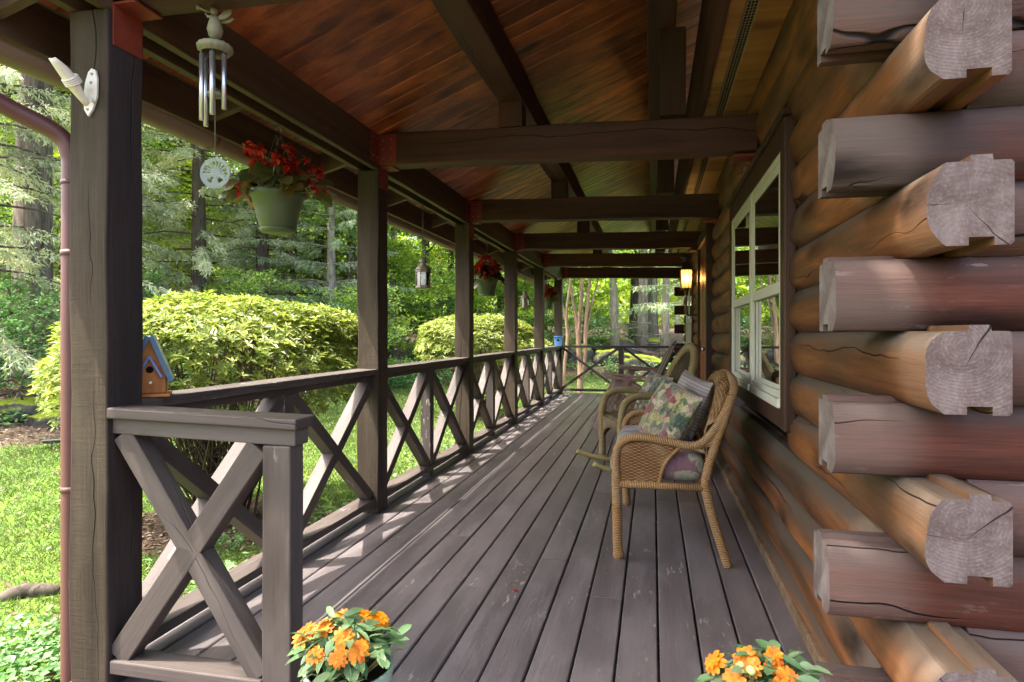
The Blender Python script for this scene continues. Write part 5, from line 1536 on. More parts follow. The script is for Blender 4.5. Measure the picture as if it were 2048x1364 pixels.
def spruce_tree(seed, H, lo, Lmax, bark, leafm, droop=0.30, step=0.30, sparse=1.0, card=(0.17, 0.040), bare=0.0):
    g = np.random.default_rng(seed); rs = random.Random(seed)
    b = MB()
    tr = 0.016 * H
    b.tube([(0, 0, -0.3), (0.02, 0, 0.5), (0.03, 0.02, H * 0.4), (0, 0, H)], [tr * 1.25, tr, tr * 0.7, 0.02], 10)
    PP = []; DD = []; LL = []
    z = lo; az = rs.uniform(0, 6)
    while z < H * 0.97:
        q = z / H
        nb = rs.choice((3, 4, 4, 5))
        for k in range(nb):
            az += 2 * PI / nb + rs.uniform(-0.3, 0.3)
            ln = Lmax * (1 - q) ** 0.72 * rs.uniform(0.65, 1.1)
            if ln < 0.25: continue
            d = np.array([math.cos(az), math.sin(az), 0.0])
            dr = droop * rs.uniform(0.6, 1.3) * (1.15 - q)
            def pt(s): return np.array([0, 0, z]) + d * ln * s + np.array([0, 0, ln * (0.10 * s - dr * 1.5 * s * s + dr * 0.55 * s ** 3)])
            b.tube([tuple(pt(s)) for s in (0, 0.33, 0.66, 1.0)], [0.028, 0.02, 0.012, 0.005], 5, None, False, False)
            if rs.random() < bare: continue
            s = 0.22 if q < 0.5 else 0.1
            while s < 1.0:
                p = pt(s); t_ = pt(min(1, s + 0.05)) - pt(s - 0.05); t_ /= np.linalg.norm(t_)
                side = np.cross(t_, [0, 0, 1.0]); side /= np.linalg.norm(side)
                for sg in (-1, 1):
                    if rs.random() > sparse: continue
                    tl = (0.10 + 0.34 * (1 - s) + 0.12 * s) * rs.uniform(0.6, 1.25) * min(1.0, ln / 1.4)
                    td = side * sg * rs.uniform(0.35, 0.9) + t_ * rs.uniform(0.4, 0.9) + np.array([0, 0, -rs.uniform(0.25, 1.9)])
                    td /= np.linalg.norm(td)
                    m = max(1, int(tl / 0.065))
                    for i in range(m):
                        for _ in range(3):
                            PP.append(p + td * tl * i / m); DD.append(td + g.normal(size=3) * 0.5); LL.append(card[0] * rs.uniform(0.7, 1.25))
                PP.append(p); DD.append(t_ + g.normal(size=3) * 0.35); LL.append(card[0])
                s += 0.085 / ln * 1.15
        z += step * rs.uniform(0.75, 1.3)
    P = np.array(PP); D = np.array(DD); L = np.array(LL)
    V, F = cards(P, D, L, card[1] * L / card[0], g, 0.1)
    r = np.clip(0.25 * g.uniform(0, 1, len(P)) + 0.75 * (0.5 + 0.5 * np.sin(P[:, 0] * 2.1 + P[:, 2] * 3.3) * np.cos(P[:, 1] * 2.6 + P[:, 2])), 0, 0.999)
    return mesh_of(b, 'trunk', bark), leaf_mesh('crown', V, F, r, leafm)

def shrub_mesh(seed, rx, ry, z0, z1, nros, leaf, stems, leafm, per=6):
    """clipped flowering shrub: leaf rosettes on a domed shell over fanned bare stems"""
    g = np.random.default_rng(seed); rs = random.Random(seed)
    b = MB()
    zc = z0 + (z1 - z0) * 0.45
    def shell(n, k=1.0):
        u = unit(g.normal(size=(n, 3)))
        u[:, 2] = np.where(u[:, 2] < -0.55, -u[:, 2] * 0.6, u[:, 2])
        u = unit(u)
        lump = 1 + 0.07 * np.sin(u[:, 0] * 5 + seed) * np.cos(u[:, 1] * 6) + 0.05 * np.sin(u[:, 2] * 8 + u[:, 0] * 4)
        rr = k * lump * np.clip(1 - np.abs(g.normal(size=n)) * 0.10, 0.55, 1.06)
        rz = np.where(u[:, 2] > 0, z1 - zc, zc - z0)
        sq = np.abs(u) ** 0.80 * np.sign(u)                      # slightly boxy, as clipped hedges are
        sq = sq / np.maximum((np.abs(sq) ** 2.6).sum(1, keepdims=True) ** (1 / 2.6), 1e-6)
        return np.stack([sq[:, 0] * rx * rr, sq[:, 1] * ry * rr, zc + sq[:, 2] * rz * rr], 1), u
    P, U = shell(nros)
    keep = g.uniform(0, 1, nros) < np.where(P[:, 2] < z0 + (z1 - z0) * 0.42, 0.22, 1.0)
    P, U = P[keep], U[keep]
    n = len(P)
    ax = unit(U * 0.55 + np.array([0, 0, 0.75]) + g.normal(size=(n, 3)) * 0.25)
    t1 = unit(np.cross(ax, unit(g.normal(size=(n, 3))))); t2 = np.cross(ax, t1)
    VV = []; RR = []
    tone = g.uniform(0, 1, n)
    for k in range(per):
        an = 2 * PI * k / per + g.uniform(-0.3, 0.3, n)
        lift = g.uniform(0.05, 0.75, n)
        D = t1 * np.cos(an)[:, None] + t2 * np.sin(an)[:, None] + ax * lift[:, None]
        D = unit(D); S = unit(np.cross(D, ax)); N = np.cross(S, D)
        L = leaf * g.uniform(0.7, 1.25, n)[:, None]; W = L * 0.36
        m = P + D * L * 0.52 + N * W * 0.15
        VV.append(np.stack([P, m + S * W * 0.5, P + D * L - N * L * 0.1, m - S * W * 0.5], 1))
        RR.append(np.clip(tone * 0.6 + g.uniform(0, 0.4, n), 0, 0.999))
    V = np.concatenate(VV).reshape(-1, 3); F = np.arange(len(V)).reshape(-1, 4)
    crown = leaf_mesh('foliage', V, F, np.concatenate(RR), leafm)
    for i in range(stems):
        a = rs.uniform(0, 2 * PI); q = math.sqrt(rs.random())
        e = Vector((rx * 0.92 * q * math.cos(a), ry * 0.92 * q * math.sin(a), z0 + (z1 - z0) * rs.uniform(0.25, 0.9)))
        s = Vector((rs.gauss(0, 0.11), rs.gauss(0, 0.11), -0.05))
        mid = s.lerp(e, 0.45) + Vector((rs.gauss(0, 0.05), rs.gauss(0, 0.05), 0.10 - 0.12 * q))
        r0 = rs.uniform(0.008, 0.017)
        pts = bez([s, mid, e], 5); b.tube(pts, [r0 * (1 - 0.7 * j / 10) for j in range(11)], 5, None, False, False)
        for j in range(6):
            p = Vector(pts[rs.randint(4, 10)])
            f = p + Vector((rs.gauss(0, 1), rs.gauss(0, 1), rs.uniform(0.1, 1.1))) * 0.16
            b.tube([p, p.lerp(f, 0.5) + Vector((rs.gauss(0, 0.015), rs.gauss(0, 0.015), 0)), f], [0.005, 0.004, 0.002], 4, None, False, False)
    return mesh_of(b, 'stems', M['twig']), crown

def plant(name, pair, x, y, s, rz, label, cat, group=None, parts=('trunk', 'crown'), z=None, tilt=0.0):
    z = float(gz(x, y)) if z is None else z
    t = thing(name, label, cat, (x, y, z), rz, group)
    t.scale = (s, s, s); t.rotation_euler = (tilt, 0, rz)
    for nm, me in zip(parts, pair):
        o = bpy.data.objects.new(nm, me); COL.objects.link(o); o.parent = t
    return t

# ------------------------------------------------------------------ shrubs beside the porch
plant('flowering_shrub', shrub_mesh(21, 1.28, 1.05, 0.80, 1.92, 6200, 0.066, 150, M['azalea']), -3.70, 4.78, 1.0, R(52), 'big rounded yellow-green shrub with bare stems, beside the nearest railing', 'shrub', 'clipped yellow-green shrubs', ('stems', 'foliage'))
plant('flowering_shrub', shrub_mesh(22, 0.42, 0.42, 0.40, 1.22, 600, 0.080, 40, M['azalea']), -5.82, 5.62, 1.0, R(10), 'bushy yellow-green shrub showing left of the nearest post', 'shrub', 'clipped yellow-green shrubs', ('stems', 'foliage'))
plant('flowering_shrub', shrub_mesh(23, 1.15, 1.05, 0.80, 1.98, 4300, 0.068, 100, M['azalea']), -3.45, 11.9, 1.0, R(30), 'second clipped yellow-green shrub, farther along the lawn under the full basket', 'shrub', 'clipped yellow-green shrubs', ('stems', 'foliage'))
plant('flowering_shrub', shrub_mesh(24, 0.75, 0.70, 0.60, 1.45, 1200, 0.078, 36, M['azalea']), -3.05, 15.4, 1.0, R(80), 'small yellow-green shrub beyond the second clipped shrub', 'shrub', 'clipped yellow-green shrubs', ('stems', 'foliage'))

# ------------------------------------------------------------------ trees
SPR = [spruce_tree(31, 15, 1.0, 4.0, M['bark_dark'], M['spruce'], 0.34, 0.36, 0.95, (0.115, 0.026), 0.03), spruce_tree(32, 17, 2.2, 3.6, M['bark_dark'], M['spruce'], 0.40, 0.42, 0.9, (0.115, 0.026), 0.10)]
PIN = [spruce_tree(33, 14, 2.6, 4.2, M['bark_pale'], M['pine'], 0.16, 0.60, 0.7, (0.15, 0.020), 0.2)]
BRO = [broad_tree(41, 13, 2.6, 3.6, 17000, 0.17, 0.17, M['bark'], M['maple']), broad_tree(42, 15, 4.0, 3.9, 17000, 0.18, 0.20, M['bark_dark'], M['maple_y']),
       broad_tree(43, 11, 2.0, 3.2, 15000, 0.16, 0.14, M['bark_pale'], M['maple_y']), broad_tree(44, 16, 5.0, 4.0, 17000, 0.18, 0.22, M['bark'], M['maple']),
       broad_tree(45, 15, 5.2, 3.8, 14000, 0.17, 0.22, M['bark_pale'], M['maple_y'])]
SAP = [broad_tree(51, 3.4, 0.5, 1.7, 5200, 0.115, 0.028, M['bark_dark'], M['maple'], 0.04, 0.30), broad_tree(52, 2.2, 0.3, 1.4, 3600, 0.10, 0.02, M['bark_dark'], M['cover'], 0.05, 0.35),
       broad_tree(53, 5.0, 0.9, 2.2, 7000, 0.125, 0.04, M['bark'], M['maple_y'], 0.04, 0.28)]
sp_l = [(-11.73, 8.63, 0.95, 'silvery drooping spruce nearest the porch at the far left'), (-14.47, 14.16, 1.0, 'drooping grey-green spruce showing between post and downspout and the big shrub'),
        (-13.4, 16.4, 1.05, 'drooping spruce standing above the left half of the big shrub'), (-12.3, 17.9, 0.9, 'drooping spruce behind the wind chime disc and red basket'),
        (-12.6, 21.9, 1.0, 'spruce behind the nearest hanging basket'), (-21.3, 18.8, 1.1, 'tall spruce far back at the left edge of the wood'), (-19.4, 12.0, 1.1, 'spruce behind the massive grey trunk'),
        (-11.2, 23.8, 1.0, 'spruce just left of the second post'), (-18.8, 23.4, 1.15, 'tall dark spruce deep behind the big shrub')]
for i, (x, y, s, l) in enumerate(sp_l):
    plant('spruce_tree', SPR[i % 2], x, y, s, i * 1.7, l, 'tree', 'spruces at the wood edge')
# massive near trunk
mb = MB(); mb.tube([(0, 0, -0.4), (0, 0, 0.15), (0.03, 0, 1.2), (0.02, 0.05, 4.0), (0.15, 0.05, 9.0), (0.2, 0.1, 13.0)], [0.62, 0.44, 0.38, 0.34, 0.26, 0.10], 18)
for a, z in ((0.4, 6.5), (2.2, 7.5), (3.9, 8.3), (5.3, 9.2)):
    mb.tube(bez([(0.1, 0, z), (0.1 + 1.2 * math.cos(a), 1.2 * math.sin(a), z + 0.9), (0.1 + 2.9 * math.cos(a), 2.9 * math.sin(a), z + 1.6)], 4), [0.11 - 0.011 * j for j in range(9)], 7)
big = mesh_of(mb, 'trunk', M['bark'])
g_ = np.random.default_rng(5); nn_ = 11000
c_ = np.array([[0.1 + r_ * math.cos(a), r_ * math.sin(a), z] for a, z in ((0.4, 8.2), (2.2, 9.2), (3.9, 10.0), (5.3, 10.9), (1.2, 12.5)) for r_ in (1.6, 2.8)])
P_ = c_[g_.integers(0, len(c_), nn_)] + g_.normal(size=(nn_, 3)) * np.array([0.9, 0.9, 0.5])
V_, F_ = flat_cards(P_, g_.normal(size=(nn_, 3)), 0.17 * g_.uniform(0.7, 1.3, nn_), 0.11, g_, 0.5)
bigc = leaf_mesh('crown', V_, F_, g_.uniform(0, 0.999, nn_), M['maple'])
plant('forest_tree', (big, bigc), -13.11, 10.88, 1.0, 0.3, 'massive old tree with furrowed grey trunk, low at the left edge', 'tree')
spots = [(-20.05, 22.13, 1.1, 0, 'straight dark tree against the white sky gap, left of the wind chime disc'), (-21.05, 24.98, 1.15, 3, 'second dark tree against the white sky gap, nearer the wind chime disc'),
         (-15.0, 23.2, 1.0, 1, 'yellow-green tree glimpsed behind the spruces over the big shrub'), (-13.12, 20.9, 0.95, 0, 'ivy-clad tree under the nearest basket'),
         (-9.9, 19.3, 1.0, 3, 'thick dark tree just left of the second post'), (-14.44, 26.5, 1.0, 1, 'yellow-green tree behind the thick dark one'),
         (-8.99, 20.52, 1.0, 0, 'ivy-covered slender tree just right of the second post'), (-8.89, 23.62, 0.95, 2, 'pale grey tree straight behind the nearest hanging lantern'),
         (-10.03, 27.0, 1.1, 3, 'dark tree leaning behind the nearest hanging lantern'), (-7.16, 29.14, 1.0, 1, 'yellow-green tree between the third and fourth posts'),
         (-5.15, 28.6, 1.0, 2, 'pale tree behind the farther hanging lantern'), (-1.54, 27.3, 0.95, 4, 'grey trunk beyond the far railing, left of the mossy slope'),
         (-0.56, 28.6, 1.1, 4, 'pale stout trunk beyond the middle of the far railing'), (-0.02, 30.2, 1.0, 4, 'middle grey trunk of the group over the mossy boulder'),
         (0.12, 33.5, 1.05, 3, 'dim trunk at the back of the group over the mossy boulder'), (0.42, 27.2, 0.85, 4, 'slim pale trunk nearest the log ends at the far corner'),
         (-10.64, 32.45, 1.1, 1, 'yellow-green tree deep behind the second shrub'), (-19.99, 15.99, 1.0, 3, 'dark tree behind the silvery spruce'),
         (-24.72, 25.18, 1.15, 1, 'bright yellow-green tree far back over the big shrub'), (-21.3, 20.2, 1.0, 0, 'green tree behind the spruces beside the nearest post')]
for i, (x, y, s, v, l) in enumerate(spots):
    plant('forest_tree', BRO[v], x, y, s, i * 2.1, l, 'tree', 'broadleaf trees of the wood')
# leaning dead stem
mb = MB(); mb.tube(bez([(0, 0, -0.2), (-0.8, 0.1, 1.2), (-2.4, 0.2, 3.6), (-3.8, 0.3, 6.0)], 6), [0.12 - 0.004 * i for i in range(19)], 8)
o = mb.build('fallen_tree', M['bark_dark']); o.location = (-7.6, 22.9, float(gz(-7.6, 22.9))); tag(o, 'dark bare leaning trunk crossing behind the nearest hanging lantern', 'fallen tree')
plant('pine_tree', PIN[0], 1.35, 24.6, 1.0, 2.0, 'feathery pine sweeping its branches across the far opening, beside the log corner', 'tree', 'pines beyond the far railing')
plant('pine_tree', PIN[0], -9.6, 17.4, 0.75, 1.0, 'soft silver-green pine beside the second post', 'tree', 'pines beyond the far railing')
# multi-stemmed smooth-barked tree on the lawn
def stems(specs):
    b = MB()
    for pts, r in specs:
        p = bez(pts, 6); n = len(p)
        b.tube(p, [r * (1 - 0.55 * i / (n - 1)) for i in range(n)], 9)
    return b
s1 = stems([([(0, 0, -0.2), (0.03, 0.02, 0.7), (-0.02, 0, 1.6), (0.06, 0, 2.6), (0.10, 0, 4.0)], 0.085), ([(0.02, 0, 0.5), (0.14, 0.02, 1.0), (0.16, 0, 1.8), (0.24, 0.05, 2.7), (0.40, 0, 4.1)], 0.065),
            ([(0.0, 0, 1.3), (-0.08, 0, 2.0), (-0.20, 0, 2.8), (-0.25, 0, 3.8)], 0.05), ([(0.15, 0, 1.5), (0.30, 0.1, 2.3), (0.55, 0.2, 3.2)], 0.035)])
s2 = stems([([(0, 0, -0.2), (-0.04, 0, 0.6), (0.05, 0, 1.5), (0.02, 0, 2.1), (0.12, 0, 3.0), (0.12, 0, 4.0)], 0.055), ([(0.03, 0, 1.9), (-0.10, 0, 2.4), (-0.22, 0, 3.2), (-0.25, 0, 3.9)], 0.035)])
gq = np.random.default_rng(77)
def puff(n, c, sg, leaf, m):
    c = np.array(c); P = c[gq.integers(0, len(c), n)] + gq.normal(size=(n, 3)) * np.array(sg)
    V, F = flat_cards(P, gq.normal(size=(n, 3)), leaf * gq.uniform(0.7, 1.3, n), leaf * 0.6, gq, 0.5)
    return leaf_mesh('crown', V, F, gq.uniform(0, 0.999, n), m)
plant('crape_myrtle', (mesh_of(s1, 'trunk', M['bark_pink']), puff(3200, [(0.1, 0, 4.1), (0.45, 0.1, 4.0), (-0.3, 0, 3.9), (0.7, 0.2, 3.5), (0.2, 0.5, 4.6)], (0.40, 0.4, 0.28), 0.07, M['maple'])), -1.80, 15.6, 1.0, 0.15, 'smooth pinkish multi-stemmed tree on the lawn just past the far corner post', 'tree', 'slender pink-barked trees', ('trunk', 'crown'))
plant('crape_myrtle', (mesh_of(s2, 'trunk', M['bark_pink']), puff(2200, [(0.1, 0, 4.0), (-0.3, 0, 3.8), (0.3, 0.2, 3.9)], (0.40, 0.4, 0.28), 0.07, M['maple'])), -2.10, 15.3, 1.0, 0.4, 'thinner forked pink-barked tree between the far post and the multi-stemmed one', 'tree', 'slender pink-barked trees', ('trunk', 'crown'))
# understory
sap = [(-10.9, 8.1, 1, 0.8, 'broad-leaved bush low at the left edge, before the massive trunk'), (-7.84, 16.2, 0, 0.8, 'leafy sapling just left of the second post, behind the big shrub'), (-8.6, 15.0, 1, 0.9, 'low green bush behind the right end of the big shrub'),
       (-8.5, 19.9, 2, 0.9, 'layered sapling just right of the second post'), (-6.7, 23.9, 2, 1.0, 'layered yellow-green sapling behind the second shrub'), (-5.19, 25.2, 0, 1.0, 'leafy sapling between the fourth and fifth posts'),
       (-13.18, 13.43, 1, 1.0, 'bush showing over the left shoulder of the big shrub'), (-10.96, 15.4, 0, 0.8, 'sapling in shade behind the middle of the big shrub'), (-9.92, 16.9, 1, 1.0, 'low bush in shade behind the big shrub'),
       (-4.34, 27.2, 0, 0.9, 'sapling beyond the fifth post'), (-5.6, 24.6, 1, 0.9, 'low bush behind the small far shrub'), (-11.85, 9.63, 1, 0.8, 'dim bush at the foot of the silvery spruce'), (-7.8, 21.6, 1, 1.1, 'dark low bush at the foot of the ivy-covered tree'),
(-2.3, 27.3, 1, 0.7, 'low leafy plant among the mossy boulders'), (-1.0, 29.6, 1, 0.45, 'leafy plant behind the mossy slope'), (-3.2, 29.5, 2, 0.9, 'layered green sapling left of the pink-barked trees'),
       (-16.5, 19.0, 2, 1.2, 'yellow-green sapling glimpsed between spruce trunks'), (-17.5, 15.5, 2, 1.2, 'yellow-green sapling behind the leftmost spruces'), (-15.5, 11.8, 0, 1.1, 'sapling behind the downspout'), (-6.0, 27.0, 2, 1.1, 'tall yellow-green sapling behind the third post')]
for i, (x, y, v, s, l) in enumerate(sap):
    plant('understory_bush', SAP[v], x, y, s, i * 1.3, l, 'bush', 'saplings and bushes under the trees')
# indistinct trees filling the wood
gt = np.random.default_rng(202); pts = []
tries = 0
while len(pts) < 24 and tries < 4000:
    tries += 1
    px = gt.uniform(-380, 1420); d = gt.uniform(27, 50); r = (px - 1024) / 1250
    x, y = d * (r * .9755 - .22), d * (r * .22 + .9755)
    if all((x - a) ** 2 + (y - c) ** 2 > 2.6 ** 2 for a, c in pts) and bank(x, y) > 2.5: pts.append((x, y))
for i, (x, y) in enumerate(pts):
    plant('distant_tree', BRO[(i * 7) % 4] if i % 5 else SPR[i % 2], x, y, float(gt.uniform(0.9, 1.35)), float(gt.uniform(0, 6)), 'indistinct green tree deep in the wood', 'tree', 'indistinct trees deep in the wood')
# far-off wood: one mass of foliage
n = 40000
ang = gt.uniform(R(-82), R(24), n); d = gt.uniform(50, 64, n)
z = np.abs(gt.normal(0, 1, n)) * 6.5 + gt.uniform(-0.5, 4, n)
cl = np.sin(ang * 60) * np.cos(ang * 23 + 1) * 2.5
z = np.clip(z + cl * (z > 8), 0, 22)
P = np.stack([np.sin(ang) * d, np.cos(ang) * d, 1.2 + z], 1)
keep = gt.uniform(0, 1, n) < np.clip(1.25 - z / 13, 0.04, 1); P = P[keep]; n = len(P)
V, F = cards(P, gt.normal(size=(n, 3)), 0.75 * gt.uniform(0.6, 1.3, n), 0.5, gt)
o = bpy.data.objects.new('distant_wood', leaf_mesh('distant_wood', V, F, gt.uniform(0, 0.999, n), M['maple_y'])); COL.objects.link(o)
tag(o, 'hazy mass of far woodland foliage behind the trees', 'woodland', None, 'stuff')
# unseen tree added in front of the house corner to keep sun off the log ends
SH = broad_tree(61, 11, 4.6, 2.3, 8000, 0.17, 0.17, M['bark'], M['maple'])
plant('forest_tree', SH, -1.7, -1.3, 1.0, 0.5, 'unseen tree added before the house corner to shade the log ends', 'tree', 'broadleaf trees of the wood')

# ------------------------------------------------------------------ rocks, log, ground cover
def rock(x, y, sx, sy, sz, seed, label, rz=0.0, sink=0.25, tilt=0.0, group='mossy boulders by the wood'):
    import bmesh
    from mathutils import noise as mn
    bm = bmesh.new(); bmesh.ops.create_icosphere(bm, subdivisions=4, radius=1.0)
    for v in bm.verts:
        p = v.co.copy()
        k = 1 + 0.22 * mn.noise(p * 1.3 + Vector((seed, 0, 0))) + 0.10 * mn.noise(p * 3.1 + Vector((0, seed, 0))) + 0.04 * mn.noise(p * 8)
        q = Vector([math.copysign(abs(c) ** 0.75, c) for c in p]) * k
        v.co = Vector((q.x * sx, q.y * sy, q.z * sz))
    me = bpy.data.meshes.new('boulder'); bm.to_mesh(me); bm.free()
    me.polygons.foreach_set('use_smooth', [True] * len(me.polygons)); me.materials.append(M['rock'])
    o = bpy.data.objects.new('boulder', me); COL.objects.link(o)
    o.location = (x, y, float(gz(x, y)) + sz * (1 - sink * 2) * 0.7); o.rotation_euler = (0, tilt, rz)
    return tag(o, label, 'boulder', group)
rock(-0.35, 25.0, 0.95, 0.7, 0.36, 3, 'broad boulder with a bright mossy sloping top, behind the far railing', 0.1, 0.2, R(12))
rock(-1.85, 25.8, 0.55, 0.45, 0.42, 5, 'grey rounded boulder beside the mossy sloping one', 0.6)
rock(-3.05, 26.4, 0.55, 0.5, 0.5, 8, 'dark boulder behind the pink-barked trees', 0.2)
rock(-1.35, 27.6, 0.7, 0.5, 0.6, 13, 'dark upright boulder in the shade behind the mossy slope', 0.4)
rock(-2.5, 28.4, 0.9, 0.6, 0.55, 14, 'long dark boulder in the shade left of the grey trunk', 0.0)
rock(0.1, 28.9, 0.7, 0.5, 0.42, 17, 'dark boulder at the foot of the grey trunks', 0.0)
rock(-5.3, 26.2, 0.8, 0.6, 0.5, 19, 'boulder at the wood edge beyond the small far shrub', 0.0)
rock(-10.2, 8.25, 0.42, 0.32, 0.22, 23, 'low mossy stone at the lawn edge, far left', 0.5)
rock(-9.35, 8.35, 0.55, 0.3, 0.20, 27, 'flat grey stone at the lawn edge, beside the downspout', 0.2)
rock(-4.55, 5.75, 0.10, 0.08, 0.07, 29, 'small dark stone in the grass under the big shrub', 0.2)
mb = MB(); mb.tube(bez([(-3.86, 3.02, -0.44), (-3.80, 3.06, -0.41), (-3.71, 3.11, -0.405), (-3.60, 3.18, -0.425)], 5), [0.018, 0.038, 0.045, 0.042, 0.045, 0.047, 0.045, 0.046, 0.044, 0.042, 0.045, 0.044, 0.040, 0.038, 0.034, 0.022], 12)
tag(mb.build('driftwood', M['bark_dark']), 'dark wet log piece lying in the grass at the lower left', 'log')
mb = MB()
rs_ = random.Random(6)
for i in range(34):
    x, y = rs_.uniform(-14, -10), rs_.uniform(8, 13); z = float(gz(x, y)); a = rs_.uniform(0, 6.28); l = rs_.uniform(0.5, 1.6)
    mb.tube(bez([(x, y, z + 0.02), (x + l * 0.5 * math.cos(a), y + l * 0.5 * math.sin(a), z + rs_.uniform(0.1, 0.4)), (x + l * math.cos(a), y + l * math.sin(a), z + rs_.uniform(0.05, 0.5))], 4), [0.022 - 0.002 * j for j in range(9)], 5)
tag(mb.build('brushwood', M['bark']), 'tangle of dead branches on the forest floor at the left', 'branches', None, 'stuff')

t = thing('solar_light', 'small dark solar garden light with a bluish panel at the lawn edge', 'garden light', (-8.25, 7.15, float(gz(-8.25, 7.15))), 0.7)
L_ = wm(t)
mb = MB(); mb.tube([L_ @ Vector((0, 0, -0.05)), L_ @ Vector((0, 0, 0.12))], 0.012, 8); mb.build('stake', M['black_metal'], t)
mb = MB(); mb.box(-0.11, 0.11, -0.07, 0.07, 0.12, 0.15, L_ @ Matrix.Rotation(R(-20), 4, 'X')); mb.build('housing', M['black_metal'], t, 0.01)
mb = MB(); mb.box(-0.095, 0.095, -0.055, 0.055, 0.1505, 0.154, L_ @ Matrix.Rotation(R(-20), 4, 'X')); mb.build('panel', M['house_porch'], t)
# dead lower limbs in the shade beyond the far railing
mb = MB(); rs_ = random.Random(15)
for i in range(26):
    x, y = rs_.uniform(-2.0, 1.2), rs_.uniform(26.5, 28.5); z = float(gz(x, y)) + rs_.uniform(0.3, 1.6); a = rs_.uniform(-0.5, 0.5) + (0 if i % 2 else PI); l = rs_.uniform(0.8, 2.2)
    mb.tube(bez([(x, y, z), (x + l * 0.5 * math.cos(a), y + 0.3 * math.sin(a * 3), z + rs_.uniform(-0.25, 0.15)), (x + l * math.cos(a), y + 0.5 * math.sin(a * 3), z + rs_.uniform(-0.3, 0.35))], 4), [0.020 - 0.002 * j for j in range(9)], 5)
tag(mb.build('dead_limbs', M['bark_pale']), 'tangle of pale dead lower branches among the trunks beyond the far railing', 'branches', None, 'stuff')

# grass
def visible_band(n, g, dmin, dmax, amin, amax, power):
    u = g.uniform(0, 1, n); d = dmin + (dmax - dmin) * u ** power
    a = g.uniform(R(amin), R(amax), n)
    return np.sin(a) * d, np.cos(a) * d
gg = np.random.default_rng(88)
X, Y = visible_band(330000, gg, 2.3, 24, -66, -1, 1.05)
keep = (litter(X, Y) + 0.25 * wobble(X * 3, Y * 3) * 0.6 < gg.uniform(0.25, 0.75, len(X))) & (X < -2.05 + 0.0 * Y) | ((Y > 13) & (litter(X, Y) < 0.4))
X, Y = X[keep], Y[keep]; n = len(X); Z = gz(X, Y)
dist = np.hypot(X, Y)
h = 0.040 * gg.uniform(0.5, 1.5, n) * (1 + 0.25 * wobble(X * 4, Y * 4)) * (1 + dist / 40); w = 0.0045 * (1 + dist / 5.0)
D = gg.normal(size=(n, 3)) * np.array([0.55, 0.55, 0]) + np.array([0, 0, 1.0]); D = unit(D)
S = unit(np.cross(D, gg.normal(size=(n, 3))))
P = np.stack([X, Y, Z - 0.004], 1)
V = np.stack([P - S * (w / 2)[:, None], P + S * (w / 2)[:, None], P + D * h[:, None] + np.stack([D[:, 0], D[:, 1], 0 * D[:, 0]], 1) * (h * 0.5)[:, None]], 1).reshape(-1, 3)
F = np.arange(len(V)).reshape(-1, 3)
o = bpy.data.objects.new('grass', leaf_mesh('grass', V, F, np.clip(0.42 + 0.22 * wobble(X * 1.9, Y * 1.9) + gg.normal(0, 0.2, n), 0, 0.999), M['grass'])); COL.objects.link(o)
tag(o, 'fresh green lawn grass between porch and wood', 'grass', None, 'stuff')
# dead leaves on bare ground
X, Y = visible_band(60000, gg, 2.4, 22, -66, -1, 1.0)
keep = ((litter(X, Y) > gg.uniform(0.3, 0.9, len(X))) | (gg.uniform(0, 1, len(X)) < 0.035)) & ((X < -2.0) | (Y > 13)); X, Y = X[keep], Y[keep]; n = len(X)
P = np.stack([X, Y, gz(X, Y) + 0.006 + 0.03 * (litter(X, Y) < 0.4)], 1)
V, F = flat_cards(P, gg.normal(size=(n, 3)) * np.array([1, 1, 0.25]), 0.055 * gg.uniform(0.6, 1.6, n), 0.035, gg, 0.35)
o = bpy.data.objects.new('leaf_litter', leaf_mesh('leaf_litter', V, F, gg.uniform(0, 0.999, n), M['litter'])); COL.objects.link(o)
tag(o, 'brown dead leaves over bare ground and the wood edge', 'leaf litter', None, 'stuff')
# low ground-cover plants: beds near the railing, at the lower left and along the wood edge
def cover(n, box, leaf, hmax, cl):
    c = np.stack([gg.uniform(box[0], box[1], cl), gg.uniform(box[2], box[3], cl)], 1)
    i = gg.integers(0, cl, n)
    X = c[i, 0] + gg.normal(0, 0.09, n); Y = c[i, 1] + gg.normal(0, 0.09, n)
    Z = gz(X, Y) + gg.uniform(0.02, hmax, n)
    L = leaf * gg.uniform(0.6, 1.3, n)
    return np.stack([X, Y, Z], 1), L
sets = [cover(1500, (-3.35, -2.5, 2.15, 2.75), 0.042, 0.11, 42), cover(900, (-3.2, -2.15, 2.9, 4.6), 0.05, 0.14, 22), cover(700, (-3.1, -2.2, 4.8, 9.5), 0.055, 0.14, 26),
        cover(5200, (-9.6, -6.2, 17.5, 22.5), 0.12, 0.40, 120), cover(2600, (-5.5, 1.2, 23.6, 26.0), 0.12, 0.35, 90), cover(350, (-11.5, -9.6, 7.0, 8.2), 0.09, 0.22, 10), cover(2400, (-13.5, -10.3, 12.0, 17.0), 0.11, 0.4, 70)]
P = np.concatenate([s[0] for s in sets]); L = np.concatenate([s[1] for s in sets]); n = len(P)
P = P[:]; V, F = flat_cards(P, gg.normal(size=(n, 3)) * np.array([1, 1, 0.35]), L, L * 0.72, gg, 0.4, 0.1)
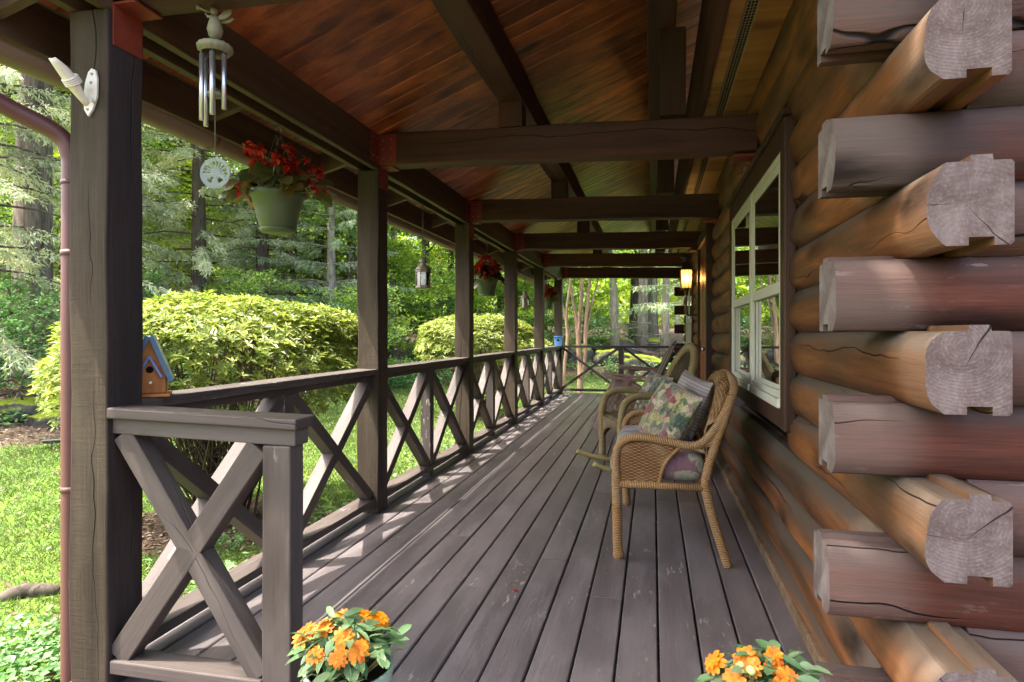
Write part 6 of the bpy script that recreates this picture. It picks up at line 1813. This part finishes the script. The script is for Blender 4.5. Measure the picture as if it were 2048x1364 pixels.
o = bpy.data.objects.new('ground_cover', leaf_mesh('ground_cover', V, F, gg.uniform(0, 0.999, n), M['cover'])); COL.objects.link(o)
tag(o, 'low leafy ground cover along the beds and wood edge', 'ground cover', None, 'stuff')
# ------------------------------------------------------------------ sky, sun, camera
SUN_EL, = (R(64),)
az = Vector((-0.89, -0.46, 0)).normalized()
sunv = az * math.cos(SUN_EL) + Vector((0, 0, math.sin(SUN_EL)))
w = bpy.data.worlds.new('World'); scene.world = w; w.use_nodes = True
nt = w.node_tree
sky = nt.nodes.new('ShaderNodeTexSky'); sky.sky_type = 'NISHITA'; sky.sun_disc = False
sky.sun_elevation = SUN_EL; sky.sun_rotation = math.atan2(az.x, az.y); sky.air_density = 0.8; sky.dust_density = 6.0; sky.ozone_density = 0.2
bg = nt.nodes['Background']; nt.links.new(sky.outputs[0], bg.inputs['Color']); bg.inputs['Strength'].default_value = 0.15
sd = bpy.data.lights.new('sun', 'SUN'); sd.energy = 2.0; sd.angle = R(0.5); sd.color = (1.0, 0.95, 0.86)
so = bpy.data.objects.new('sun', sd); COL.objects.link(so); so.rotation_euler = sunv.to_track_quat('Z', 'Y').to_euler(); so.location = (-20, -8, 30)
cd = bpy.data.cameras.new('camera'); cd.sensor_width = 36; cd.lens = 1250 / 2048 * 36; cd.shift_y = -14 / 2048; cd.clip_start = 0.05; cd.clip_end = 2000
co = bpy.data.objects.new('camera', cd); COL.objects.link(co)
co.location = (0, 0, 1.175); co.rotation_euler = (R(90), 0, math.atan2(282, 1250)); scene.camera = co
vs = scene.view_settings; vs.view_transform = 'Standard'; vs.look = 'None'; vs.exposure = 2.8; vs.gamma = 1.0; vs.use_curve_mapping = False
scene.render.engine = 'CYCLES'
c = scene.cycles; c.max_bounces = 9; c.diffuse_bounces = 5; c.glossy_bounces = 3; c.transmission_bounces = 5; c.transparent_max_bounces = 8; c.caustics_reflective = False; c.caustics_refractive = False
c.use_denoising = True; c.sample_clamp_indirect = 6.0
try: c.denoiser = 'OPENIMAGEDENOISE'
except Exception: pass
